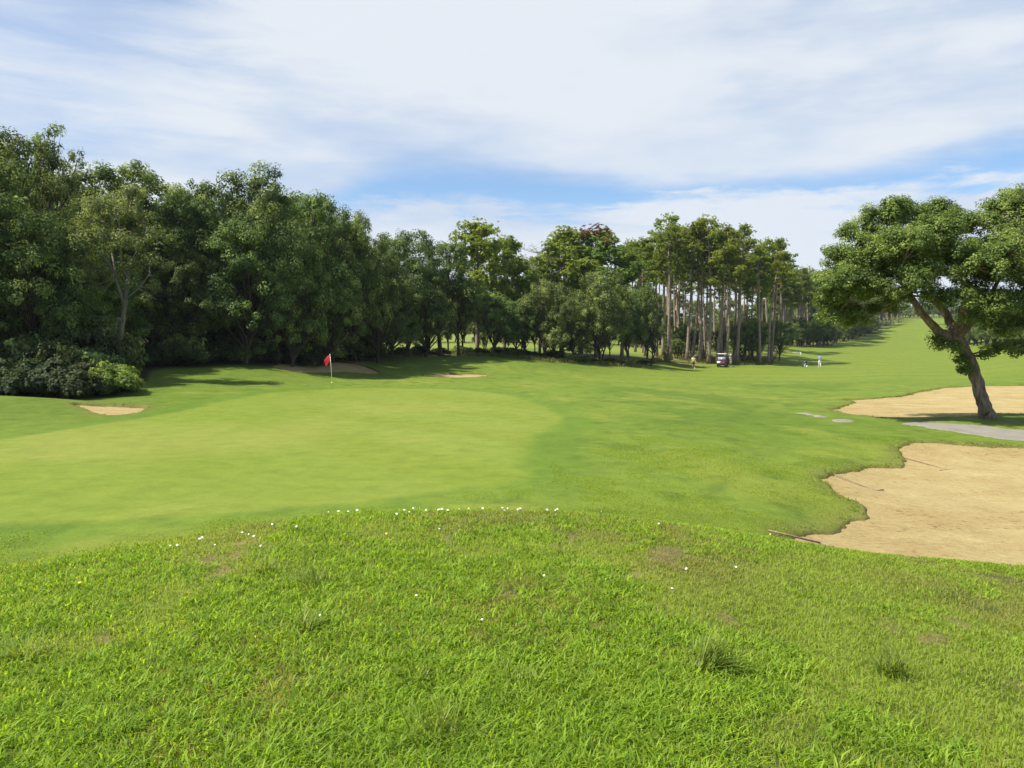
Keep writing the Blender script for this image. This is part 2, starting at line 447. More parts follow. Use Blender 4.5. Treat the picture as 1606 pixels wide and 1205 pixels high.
def mat_ground():
    m, nt, out = nmat('turf_ground')
    b = N(nt, 'ShaderNodeBsdfPrincipled', i_Roughness=.85); nt.links.new(b.outputs[0], out.inputs[0])
    b.inputs['Specular IOR Level'].default_value = .15
    at = N(nt, 'ShaderNodeAttribute', attribute_name='albedo')
    tc = N(nt, 'ShaderNodeTexCoord')
    nz = N(nt, 'ShaderNodeTexNoise', i_Scale=14.0, i_Detail=6.0, i_Roughness=.7); nt.links.new(tc.outputs['Object'], nz.inputs['Vector'])
    n2 = N(nt, 'ShaderNodeTexNoise', i_Scale=1.5, i_Detail=10.0, i_Roughness=.74); nt.links.new(tc.outputs['Object'], n2.inputs['Vector'])
    n3 = N(nt, 'ShaderNodeTexNoise', i_Scale=70.0, i_Detail=3.0); nt.links.new(tc.outputs['Object'], n3.inputs['Vector'])
    rough = N(nt, 'ShaderNodeAttribute', attribute_name='coarse')
    a1 = ramp(nt, [(.3, (.68, .72, .6)), (.7, (1.28, 1.25, 1.3))], nz.outputs[0])
    c1 = mixc(nt, at.outputs['Color'], a1.outputs[0], math_n(nt, 'MULTIPLY_ADD', rough.outputs['Fac'], .8, .2, True), 'MULTIPLY')
    a2 = ramp(nt, [(.32, (.56, .64, .52)), (.5, (1.0, 1.0, 1.0)), (.68, (1.36, 1.27, 1.4))], n2.outputs[0])
    c2 = mixc(nt, c1, a2.outputs[0], math_n(nt, 'MULTIPLY_ADD', rough.outputs['Fac'], .6, .4, True), 'MULTIPLY')
    a3 = ramp(nt, [(.3, (.8, .8, .8)), (.7, (1.2, 1.2, 1.2))], n3.outputs[0])
    c3 = mixc(nt, c2, a3.outputs[0], .7, 'MULTIPLY')
    nt.links.new(c3, b.inputs['Base Color'])
    hh = math_n(nt, 'ADD', nz.outputs[0], math_n(nt, 'MULTIPLY', n3.outputs[0], .6))
    bp = N(nt, 'ShaderNodeBump', i_Distance=.05); nt.links.new(hh, bp.inputs['Height'])
    nt.links.new(math_n(nt, 'MULTIPLY_ADD', rough.outputs['Fac'], .5, .12), bp.inputs['Strength'])
    nt.links.new(bp.outputs[0], b.inputs['Normal'])
    return m
M['ground'] = mat_ground()

def mat_sand():
    m, nt, out = nmat('bunker_sand')
    b = N(nt, 'ShaderNodeBsdfPrincipled', i_Roughness=.95); nt.links.new(b.outputs[0], out.inputs[0])
    b.inputs['Specular IOR Level'].default_value = .1
    tc = N(nt, 'ShaderNodeTexCoord')
    n1 = N(nt, 'ShaderNodeTexNoise', i_Scale=1.2, i_Detail=9.0, i_Roughness=.68); nt.links.new(tc.outputs['Object'], n1.inputs['Vector'])
    n2 = N(nt, 'ShaderNodeTexNoise', i_Scale=7.0, i_Detail=8.0, i_Roughness=.75); nt.links.new(tc.outputs['Object'], n2.inputs['Vector'])
    mp = N(nt, 'ShaderNodeMapping'); mp.inputs['Scale'].default_value = (3, 22, 3); mp.inputs['Rotation'].default_value = (0, 0, .25)
    nt.links.new(tc.outputs['Object'], mp.inputs[0])
    n3 = N(nt, 'ShaderNodeTexNoise', i_Scale=1.0, i_Detail=3.0, i_Distortion=.6); nt.links.new(mp.outputs[0], n3.inputs['Vector'])
    r = ramp(nt, [(.3, (.345, .266, .118)), (.55, (.395, .312, .142)), (.75, (.435, .35, .166))], n1.outputs[0])
    at = N(nt, 'ShaderNodeAttribute', attribute_name='debris')
    sp = ramp(nt, [(.53, (1, 1, 1)), (.66, (.42, .33, .24))], n2.outputs[0])
    edge = mixc(nt, r.outputs[0], (.90, .84, .78), math_n(nt, 'MULTIPLY', at.outputs['Fac'], .8), 'MULTIPLY')
    c = mixc(nt, edge, sp.outputs[0], math_n(nt, 'MULTIPLY_ADD', at.outputs['Fac'], .9, .12, True), 'MULTIPLY')
    nt.links.new(c, b.inputs['Base Color'])
    hh = math_n(nt, 'ADD', math_n(nt, 'MULTIPLY', n2.outputs[0], .7), n3.outputs[0])
    bp = N(nt, 'ShaderNodeBump', i_Strength=1.0, i_Distance=.07); nt.links.new(hh, bp.inputs['Height']); nt.links.new(bp.outputs[0], b.inputs['Normal'])
    return m
M['sand'] = mat_sand()
M['path'] = simple('path_gravel', (.215, .195, .16), .95, noise=.12, scale=1.5, spec=.1)

# ------------------------------------------------------------------ ground sheet
def rings():
    r = [0.4]
    while r[-1] < 950:
        x = r[-1]
        k = .02 if x < 2.5 else .011 if x < 10 else .0062 if x < 75 else .01 if x < 130 else .02
        r.append(x * (1 + k))
    return np.array(r)
rr = rings()
dense = np.linspace(R(-40), R(40), 620)
coarse = np.linspace(R(40), R(320), 90)[1:-1]
aa = np.concatenate([dense, coarse])
nr, na = len(rr), len(aa)
GX = (rr[:, None] * np.sin(aa)[None, :]).ravel(); GY = (rr[:, None] * np.cos(aa)[None, :]).ravel()
GZ, GS = ground_z(GX, GY, True)
rad = np.hypot(GX, GY)

def mix(a, b, t):
    return a * (1 - t[:, None]) + np.asarray(b)[None, :] * t[:, None]

def knoll_mask(X, Y):
    """1 on the unmown knoll the camera stands on"""
    r = np.hypot(X, Y); pc = np.clip(CX + F * np.tan(np.clip(np.arctan2(X, Y), -1.0, 1.0)), -700, 2400)
    lim = np.interp(pc, [-700, 0, 200, 400, 600, 800, 1000, 1200, 1400, 1606, 2400], [8.4, 8.6, 9.0, 9.6, 10.2, 10.6, 10.7, 11.2, 10.4, 10.4, 10.2])
    d = np.where(Y > 0, np.maximum(Y, r * .6), r)
    return 1 - sstep(-1.1, .9, d - lim + wob(X, Y, 1.2, .5, 31))

def bare_patch(X, Y):
    return sstep(.63, .75, fbm(X / .42, Y / .5, 101, 4) + .05 * sstep(0, 2.5, X) - .06 * sstep(0, -2, X))

def wood_line(px):
    return np.interp(px, [-700, 0, 150, 215, 240, 300, 420, 500, 560, 620, 700, 800, 850, 930, 1010, 1040, 1100, 1210, 1240, 1300, 1400, 1401, 1490, 1500, 1560, 1606, 1700, 2400],
                         [34, 37, 39, 41, 50, 54, 57, 62, 70, 80, 86, 90, 88, 93, 97, 116, 119, 123, 185, 205, 345, 420, 420, 350, 160, 118, 100, 60])

def ground_colours(X, Y, S):
    n = len(X); r = np.hypot(X, Y)
    px = CX + F * np.tan(np.clip(np.arctan2(X, Y), -1.2, 1.2))
    C = np.tile(np.array([.142, .195, .025]), (n, 1))           # mown fairway
    co = np.full(n, .55)
    # first cut of rough, streaky across the view
    q = fbm(X / 7.0, Y / 16.0, 41, 4)
    C = mix(C, (.100, .158, .016), sstep(.40, .62, q) * .9)
    q2 = fbm(X / 2.2 + Y / 9, Y / 5.0, 47, 4)
    C = mix(C, (.200, .225, .038), sstep(.50, .72, q2) * .6)
    q3 = fbm(X / .7, Y / 1.1, 53, 3)
    C = mix(C, (.075, .125, .012), sstep(.54, .76, q3) * .6)
    # light far fairway
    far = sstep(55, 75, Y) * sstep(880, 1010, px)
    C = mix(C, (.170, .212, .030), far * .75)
    st = .5 + .5 * np.sin((Y + X * .12 + 2 * fbm(X / 12, Y / 12, 61, 2)) * .55)
    C = mix(C, (.120, .172, .020), far * sstep(.55, .95, st) * .5)
    # rough bank in front of the woods
    dl = wood_line(px) - Y
    bank = (1 - sstep(3, 22, dl)) * (px < 1000)
    C = mix(C, (.115, .16, .026), bank * .6)
    # putting green
    s = sdf_box(GREEN, X, Y, 6); s = np.where(s < 40, s + wob(X, Y, 2.5, .15, 71), s)
    fringe = 1 - sstep(.7, 1.8, s); gm = 1 - sstep(-.3, .3, s + wob(X, Y, .8, .25, 73))
    C = mix(C, (.100, .170, .018), fringe * .55); co = co * (1 - fringe * .45)
    g = np.tile(np.array([.176, .220, .036]), (n, 1))
    # mowing passes and wear across the green
    t = (X * .80 + Y * .6)
    ms = .5 + .5 * np.sin(t * 1.55 + 2.2 * (fbm(X / 6, Y / 6, 81, 2) - .5))
    g = mix(g, (.160, .200, .022), sstep(.35, .8, ms) * .6 * sstep(.3, .6, fbm(X / 5, Y / 9, 84, 3)))
    g = mix(g, (.225, .240, .055), sstep(.50, .75, fbm(X / 3.5 + 9, Y / 7, 87, 4)) * .6)
    g = mix(g, (.150, .205, .022), sstep(.56, .75, fbm(X / 6 + 3, Y / 14, 89, 4)) * .6)
    C = C * (1 - gm[:, None]) + g * gm[:, None]; co = co * (1 - gm * .5)
    # lawn pale wear between
    # bunker lips: bare earth on the cut face, dry grass just outside
    dry = (1 - sstep(0, .7, S)) * (S < 5) * (.4 + .8 * fbm(X / .8, Y / .8, 91, 3))
    C = mix(C, (.15, .135, .05), np.clip(dry, 0, 1) * .7)
    C = mix(C, (.15, .125, .055), sstep(-.01, .06, -S) * (S < 5))
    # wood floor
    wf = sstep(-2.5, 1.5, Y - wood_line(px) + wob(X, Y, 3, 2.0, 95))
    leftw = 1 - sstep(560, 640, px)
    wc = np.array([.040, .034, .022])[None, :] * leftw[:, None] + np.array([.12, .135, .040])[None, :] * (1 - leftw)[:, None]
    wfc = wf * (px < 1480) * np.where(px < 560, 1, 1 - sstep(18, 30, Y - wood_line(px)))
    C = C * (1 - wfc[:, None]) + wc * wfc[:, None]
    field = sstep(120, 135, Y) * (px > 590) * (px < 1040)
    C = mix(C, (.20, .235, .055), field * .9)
    # straw coloured rough under the pines
    straw = sstep(-5, -1, Y - wood_line(px)) * (1 - sstep(6, 20, Y - wood_line(px))) * sstep(1000, 1040, px) * (1 - sstep(1190, 1230, px))
    C = mix(C, (.20, .19, .06), straw * .75)
    # unmown knoll under the blades
    k = knoll_mask(X, Y)
    kc = np.tile(np.array([.155, .19, .034]), (n, 1))
    kc = mix(kc, (.19, .145, .075), bare_patch(X, Y) * .8)
    kc = mix(kc, (.06, .085, .02), sstep(.55, .7, fbm(X / .35 + 5, Y / .4, 104, 3)) * .6)
    C = C * (1 - k[:, None]) + kc * k[:, None]; co = np.maximum(co, k)
    return C * np.array([.84, .86, .68]), co

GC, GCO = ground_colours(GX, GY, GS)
idx = np.arange(nr * na).reshape(nr, na)
nxt = np.roll(idx, -1, axis=1)
quads = np.stack([idx[:-1], nxt[:-1], nxt[1:], idx[1:]], -1).reshape(-1, 4)[:, ::-1]
V = np.stack([GX, GY, GZ], -1)
V = np.vstack([V, [[0, 0, gz(0, 0.01)]]])
fan = np.stack([idx[0], nxt[0], np.full(na, len(V) - 1)], -1)
GC = np.vstack([GC, GC[:1]]); GCO = np.append(GCO, 1.0)
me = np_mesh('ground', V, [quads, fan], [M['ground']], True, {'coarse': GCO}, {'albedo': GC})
tag(link('ground', me), 'rolling green golf course turf rising to the woods', 'ground', kind='structure')

# putting green: a sheet just above the ground
def patch(name, P, zfun, pad, step, mat, attrs=None, keep=.3, edge=None, colors=None, co=None):
    """sheet over polygon P, vertices on a polar grid seen from the knoll"""
    x0, x1 = P[:, 0].min() - pad, P[:, 0].max() + pad
    y0, y1 = P[:, 1].min() - pad, P[:, 1].max() + pad
    ys = [y0]
    while ys[-1] < y1: ys.append(ys[-1] + max(.03, step * ys[-1]))
    ys = np.array(ys)
    ua, ub = min(x0 / y0, x0 / y1), max(x1 / y0, x1 / y1)
    us = np.linspace(ua, ub, max(30, int((ub - ua) / .0022)))
    U, Yg = np.meshgrid(us, ys)
    X = (U * Yg).ravel(); Y = Yg.ravel()
    s = sdf_box(P, X, Y, 1.0)
    z = zfun(X, Y, s)
    i = np.arange(len(X)).reshape(U.shape)
    q = np.stack([i[:-1, :-1], i[:-1, 1:], i[1:, 1:], i[1:, :-1]], -1).reshape(-1, 4)
    q = q[(s[q] < keep).any(1)]
    used = np.unique(q); rm = np.full(len(X), -1); rm[used] = np.arange(len(used))
    X, Y, z, s = X[used], Y[used], z[used], s[used]
    me = np_mesh(name, np.stack([X, Y, z], -1), [rm[q]], [mat], True, attrs(X, Y, s) if attrs else None, colors(X, Y, s) if colors else None)
    return link(name, me)

BL = {'near': 'large pale sand bunker on the right below the knoll, with two rakes in it',
      'mid': 'wide sand bunker behind the leaning oak',
      'left': 'small sand bunker below the dark bushes on the left edge of the green',
      'flag': 'shaded sand bunker under the wood behind the flag',
      'back': 'thin sand bunker in the slope right of the flag'}
for k, b in BUNK.items():
    wa = .28 if k in ('near', 'mid') else .18
    def zf(X, Y, s, b=b, wa=wa):
        s2 = s + edge_wob(X, Y, wa)
        nf = far_side(b, Y) if wa < .2 else 1.0
        return base_z(X, Y) - nf * b['depth'] * (.55 + .45 * sstep(0, 1.6, -s2)) - .02 - .3 * sstep(-.02, .25, s2) + (fbm(X / .5, Y / .35, 111, 3) - .5) * .03 + (fbm(X / 2, Y / 2, 113, 2) - .5) * .08
    def af(X, Y, s):
        e = 1 - sstep(.2, 2.2, -s)
        return {'debris': np.clip(.55 * e + sstep(.5, .68, fbm(X / 1.6, Y / .7, 117, 4)) * .75, 0, 1)}
    o = patch('sand_bunker', b['P'], zf, .5, .005, M['sand'], af, .35)
    tag(o, BL[k], 'bunker', 'sand bunkers around the green', 'structure')

def join(objs):
    pass
for i, P in enumerate(PATHS):
    def zf(X, Y, s):
        s2 = s + wob(X, Y, .7, .38, 121) + wob(X, Y, .2, .15, 123)
        return ground_z(X, Y) + .02 - .25 * sstep(0, .3, s2)
    o = patch('cart_path', P, zf, .5, .004, M['path'], None, .4)
    tag(o, ['worn grey cart path running off to the right behind the near bunker', 'short bare path patch showing through the grass between the bunkers', 'leftmost bare path patch in the grass near the bunker tip'][i], 'path', 'cart path pieces', 'structure')

# ------------------------------------------------------------------ blades
def blades(name, X, Y, Z, L, Wd, lean, rnd, mat, rngl, curl=.5, az=None):
    n = len(X)
    a = rngl.uniform(0, 2 * math.pi, n) if az is None else az
    dx, dy = np.cos(a), np.sin(a)
    face = a + math.pi / 2 + rngl.normal(0, .5, n)
    wx, wy = np.cos(face) * Wd / 2, np.sin(face) * Wd / 2
    hz = np.sqrt(np.clip(1 - lean ** 2, .05, 1))
    m1 = .5 * L
    mx, my, mz = X + dx * lean * m1 * .7, Y + dy * lean * m1 * .7, Z + hz * m1 * 1.05
    l2 = np.clip(lean * (1 + curl), 0, 1.2)
    tx, ty, tz = X + dx * l2 * L, Y + dy * l2 * L, Z + hz * L * (1 - .25 * curl)
    P = np.empty((n, 5, 3))
    P[:, 0] = np.stack([X - wx * .8, Y - wy * .8, Z - .01], -1); P[:, 1] = np.stack([X + wx * .8, Y + wy * .8, Z - .01], -1)
    P[:, 2] = np.stack([mx + wx, my + wy, mz], -1); P[:, 3] = np.stack([mx - wx, my - wy, mz], -1)
    P[:, 4] = np.stack([tx, ty, tz], -1)
    b = np.arange(n)[:, None] * 5
    q = b + np.array([0, 1, 2, 3]); t = b + np.array([3, 2, 4])
    return np_mesh(name, P.reshape(-1, 3), [q, t], [mat], False, None, None, {'rnd': np.concatenate([rnd, rnd])})

g = np.random.default_rng(11)
def scatter_wedge(n, r0, r1, power=1.4, half=37):
    u = g.uniform(0, 1, n)
    r = (r0 ** (2 - power) + u * (r1 ** (2 - power) - r0 ** (2 - power))) ** (1 / (2 - power)) if power != 2 else r0 * (r1 / r0) ** u
    a = R(1) * g.uniform(-half, half, n)
    return r * np.sin(a), r * np.cos(a)
# fine turf
X, Y = scatter_wedge(230000, 2.0, 11.5, 1.75)
k = (knoll_mask(X, Y) > g.uniform(.2, .8, len(X)))
X, Y = X[k], Y[k]
bare = bare_patch(X, Y)
k = g.uniform(0, 1, len(X)) > bare * .75
X, Y, bare = X[k], Y[k], bare[k]
r = np.hypot(X, Y); Z = ground_z(X, Y)
dryn = fbm(X / 1.2, Y / 1.2, 131, 5)
rnd = np.clip(g.normal(.62, .22, len(X)) - 3.0 * np.clip(dryn - .5, 0, 1) - bare * .5, 0, 1)
L = g.uniform(.018, .042, len(X)) * (1 - .35 * bare)
me = blades('fine_turf', X, Y, Z, L, .0028 + .0007 * r, g.uniform(.1, .75, len(X)), rnd, M['turf'], g)
tag(link('fine_turf', me), 'fine short dull green turf covering the knoll', 'grass', kind='stuff')
# broad bright blades growing in clumps
X, Y = scatter_wedge(19000, 2.0, 11.2, 1.55)
cl = .62 * fbm(X / .55, Y / .55, 141, 4) + .38 * fbm(X / 2.1, Y / 2.1, 145, 2)
left = sstep(3.2, -1.5, X) * .08
k = (knoll_mask(X, Y) > .4) & (cl + left - .10 * sstep(.5, 2.5, X) * (1 - sstep(5, 8, np.hypot(X, Y))) > .490 + g.normal(0, .030, len(X)))
X, Y, cl = X[k], Y[k], cl[k]
m = 11
cx = np.repeat(X, m) + g.normal(0, .038, len(X) * m); cy = np.repeat(Y, m) + g.normal(0, .038, len(X) * m)
ang = np.repeat(g.uniform(0, 2 * math.pi, len(X)), m) + g.normal(0, 1.3, len(X) * m)
n = len(cx); r = np.hypot(cx, cy)
L = g.uniform(.035, .085, n) * np.repeat(g.uniform(.75, 1.25, len(X)), m) * np.clip(1.10 - .06 * r, .55, 1.0)
rnd = np.clip(np.repeat(g.normal(.50, .27, len(X)), m) + g.normal(0, .18, n), 0, 1)
me = blades('broad_grass', cx, cy, ground_z(cx, cy), L, .0062 + .0006 * r, g.uniform(.35, .95, n), rnd, M['grass'], g, .45, ang)
tag(link('broad_grass', me), 'broad bright green grass blades in clumps over the knoll', 'grass', kind='stuff')

# short mown turf between the knoll and the path
X, Y = scatter_wedge(260000, 10.0, 27.0, 1.3, 38)
_, S = ground_z(X, Y, True)
k = (knoll_mask(X, Y) < .6) & (sdf(GREEN, X, Y) > .5) & (S > .05)
for P in PATHS: k &= sdf_box(P, X, Y, 1.) > .1
k &= fbm(X / .8, Y / 1.4, 171, 4) > .40 + g.normal(0, .09, len(X)) + .30 * sstep(15, 26, Y) + .25 * (1 - sstep(.5, 3, sdf(GREEN, X, Y)))
X, Y = X[k], Y[k]; r = np.hypot(X, Y)
me = blades('mown_turf', X, Y, ground_z(X, Y), g.uniform(.010, .026, len(X)), .003 + .0007 * r, g.uniform(.2, .85, len(X)), np.clip(g.normal(.5, .25, len(X)), 0, 1), M['mown'], g)
tag(link('mown_turf', me), 'short mown turf between the knoll and the cart path', 'grass', kind='stuff')

# fringe of grass round the bunkers
BX, BY = [], []
for k, b in BUNK.items():
    if k not in ('near', 'mid', 'left', 'back', 'flag'): continue
    Pp = resample(b['P'], .5)
    Q = np.roll(Pp, -1, axis=0)
    dens = {'near': 300, 'mid': 130, 'left': 60, 'back': 60, 'flag': 40}[k]
    for a, c in zip(Pp, Q):
        l = np.linalg.norm(c - a); nn = int(l * dens)
        t = g.uniform(0, 1, nn); p = a + (c - a) * t[:, None]
        nrm = np.array([c[1] - a[1], a[0] - c[0]]) / (l + 1e-9)
        off = g.normal(0, .25, nn)
        p = p + nrm * off[:, None]
        BX.append(p[:, 0]); BY.append(p[:, 1])
X = np.concatenate(BX); Y = np.concatenate(BY)
_, S = ground_z(X, Y, True)
k = (S > -.30 * g.uniform(0, 1, len(S)) ** 2) & (S < .35 * g.uniform(0, 1, len(S))) & (fbm(X / .35, Y / .35, 167, 2) > .36) & (np.abs(X / Y) < .85)
X, Y = X[k], Y[k]; Z = np.maximum(ground_z(X, Y), base_z(X, Y) - .06); r = np.hypot(X, Y)
me = blades('bunker_fringe', X, Y, Z, g.uniform(.015, .045, len(X)) * (1 + .9 * (fbm(X / .6, Y / .6, 161, 2) > .55)), .004 + .0007 * r, g.uniform(.4, .98, len(X)), np.clip(g.normal(.45, .28, len(X)), 0, 1), M['tuft'], g)
tag(link('bunker_fringe', me), 'ragged grass hanging over the bunker edges', 'grass', kind='stuff')

# tall dry rough under the pines and along the middle wood
X = []; Y = []
pxr = g.uniform(600, 1240, 26000)
d = wood_line(pxr) + g.uniform(-4, 9, len(pxr))
k = (pxr > 1020) | (g.uniform(0, 1, len(pxr)) < .5)
pxr, d = pxr[k], d[k]
X = (pxr - CX) / F * d; Y = d
k = fbm(X / 4, Y / 4, 151, 3) > .40
X, Y = X[k], Y[k]
me = blades('rough_grass', X, Y, ground_z(X, Y), g.uniform(.2, .6, len(X)), .05, g.uniform(.1, .6, len(X)), g.uniform(0, 1, len(X)), M['dry'], g)
tag(link('rough_grass', me), 'tall straw coloured rough along the foot of the pine wood', 'grass', kind='stuff')

# ------------------------------------------------------------------ foliage
def leaf_geo(C, Nn, L, Wd, rl, axis=None):
    n = len(C)
    Nn = Nn / (np.linalg.norm(Nn, axis=1)[:, None] + 1e-9)
    t = rl.normal(0, 1, (n, 3)) if axis is None else axis
    t = t - Nn * (t * Nn).sum(1)[:, None]; t /= np.linalg.norm(t, axis=1)[:, None] + 1e-9
    b = np.cross(Nn, t)
    fold = Nn * (Wd * .22)[:, None]
    P = np.empty((n, 4, 3))
    P[:, 0] = C - t * (L / 2)[:, None]; P[:, 2] = C + t * (L / 2)[:, None]
    P[:, 1] = C + b * (Wd / 2)[:, None] + fold; P[:, 3] = C - b * (Wd / 2)[:, None] + fold
    return P.reshape(-1, 3), np.arange(4 * n).reshape(n, 4)

def crown_mesh(name, lobes, rl, mats, leaf=.16, nclump=34, nleaf=36, clr=.42, up=.9, flat=.75, shell=(.62, 1.0), mi=None, low_cut=None):
    """lobes: list of (centre, radius xyz). returns mesh and clump centres"""
    Cs, Ns, Rs, CC, MI = [], [], [], [], []
    for li, (c, rad_) in enumerate(lobes):
        c = np.array(c, float); rad_ = np.full(3, rad_, float) if np.isscalar(rad_) else np.array(rad_, float)
        size = (rad_.prod()) ** (1 / 3)
        nc = max(6, int(nclump * (size / 1.5) ** 1.6)) if nclump > 0 else -nclump
        u = rl.normal(0, 1, (nc, 3)); u /= np.linalg.norm(u, axis=1)[:, None]
        u[:, 2] = np.where(u[:, 2] < -.45, -u[:, 2] * .6, u[:, 2])
        rr_ = rl.uniform(shell[0], shell[1], nc) ** .8
        cc = c + u * rad_ * rr_[:, None]
        CC.append(cc)
        cs = clr * rl.uniform(.65, 1.3, nc)
        tone = rl.normal(0, .30, nc)
        m = nleaf
        k = np.repeat(np.arange(nc), m)
        v = rl.normal(0, 1, (nc * m, 3)); v /= np.linalg.norm(v, axis=1)[:, None]
        v *= (rl.uniform(0, 1, nc * m) ** .33)[:, None]
        v[:, 2] *= flat
        p = cc[k] + v * cs[k][:, None]
        nn = v * 1.7 + u[k] * .45 + np.array([0, 0, up]) + rl.normal(0, .36, (nc * m, 3))
        Cs.append(p); Ns.append(nn)
        Rs.append(np.clip(rl.normal(.45, .17, nc * m) + tone[k], 0, 1))
        MI.append(np.full(nc * m, 0 if mi is None else mi[li]))
    Cn = np.concatenate(Cs); Nn = np.concatenate(Ns); rn = np.concatenate(Rs); MI = np.concatenate(MI)
    n = len(Cn)
    L = leaf * rl.uniform(.7, 1.35, n); P, q = leaf_geo(Cn, Nn, L, L * rl.uniform(.55, .8, n), rl)
    me = np_mesh(name, P, [q], mats, False, None, None, {'rnd': rn}, MI)
    return me, CC

def bez(a, b, c, n=7):
    t = np.linspace(0, 1, n)[:, None]
    return (1 - t) ** 2 * np.array(a) + 2 * t * (1 - t) * np.array(b) + t * t * np.array(c)

def make_oak(seed, H=11., Rr=4.0, cb=.28, nl=15, leaf=.165, nclump=16, nleaf=96, mat='oak', bark='obark', stems=1, clr=.60, tr=.20, twig=4, lobe=(.30, .44), shell=(.84, 1.04)):
    rl = np.random.default_rng(seed)
    lobes = []
    zc = H * (cb + 1) / 2; rz = H * (1 - cb) / 2
    i = 0
    gold = math.pi * (3 - math.sqrt(5))
    while i < nl:
        f = (i + .5) / nl
        zz = 1 - 1.75 * f
        rxy = math.sqrt(max(.05, 1 - zz * zz))
        a = i * gold + rl.normal(0, .35)
        lr = Rr * rl.uniform(*lobe)
        s = rl.uniform(.58, .86)
        c = np.array([math.cos(a) * rxy * Rr * s, math.sin(a) * rxy * Rr * s, zc + zz * rz * rl.uniform(.68, .86)])
        lobes.append((c, np.array([lr, lr, lr * rl.uniform(.62, .85)])))
        i += 1
    lobes.append((np.array([0, 0, zc + rz * .25]), np.array([Rr * .45, Rr * .45, rz * .4])))
    cme, CC = crown_mesh('crown', lobes, rl, [M[mat]], leaf, nclump, nleaf, clr, shell=shell)
    mb = MB()
    for s in range(stems):
        off = np.array([rl.normal(0, .25), rl.normal(0, .25), 0]) * (stems > 1)
        top = np.array([rl.normal(0, .35), rl.normal(0, .35), H * (cb + .12)]) + off * 3
        mid = (off + top) / 2 + np.array([rl.normal(0, .2), rl.normal(0, .2), 0])
        P = bez(off + np.array([0, 0, -.4]), mid, top, 8)
        rads = np.linspace(tr * 1.25, tr * .7, 8); rads[0] *= 1.35; rads[1] *= 1.08
        mb.tube(P, rads / (1 if stems == 1 else 1.5), 8)
        for j, (c, lr) in enumerate(lobes):
            if j % stems != s: continue
            k = rl.integers(4, 8); st = P[k]
            midp = (st + c) / 2 + np.array([rl.normal(0, .3), rl.normal(0, .3), rl.uniform(-.1, .5)])
            b = bez(st, midp, c, 6)
            r0 = tr * rl.uniform(.35, .5)
            mb.tube(b, np.linspace(r0, r0 * .35, 6), 6, False)
            for q in CC[j][:twig]:
                mb.tube(bez(b[3], (b[3] + q) / 2 + rl.normal(0, .15, 3), q, 4), np.linspace(r0 * .3, .012, 4), 4, False)
    return mb.mesh('trunk', M[bark]), cme, H, Rr

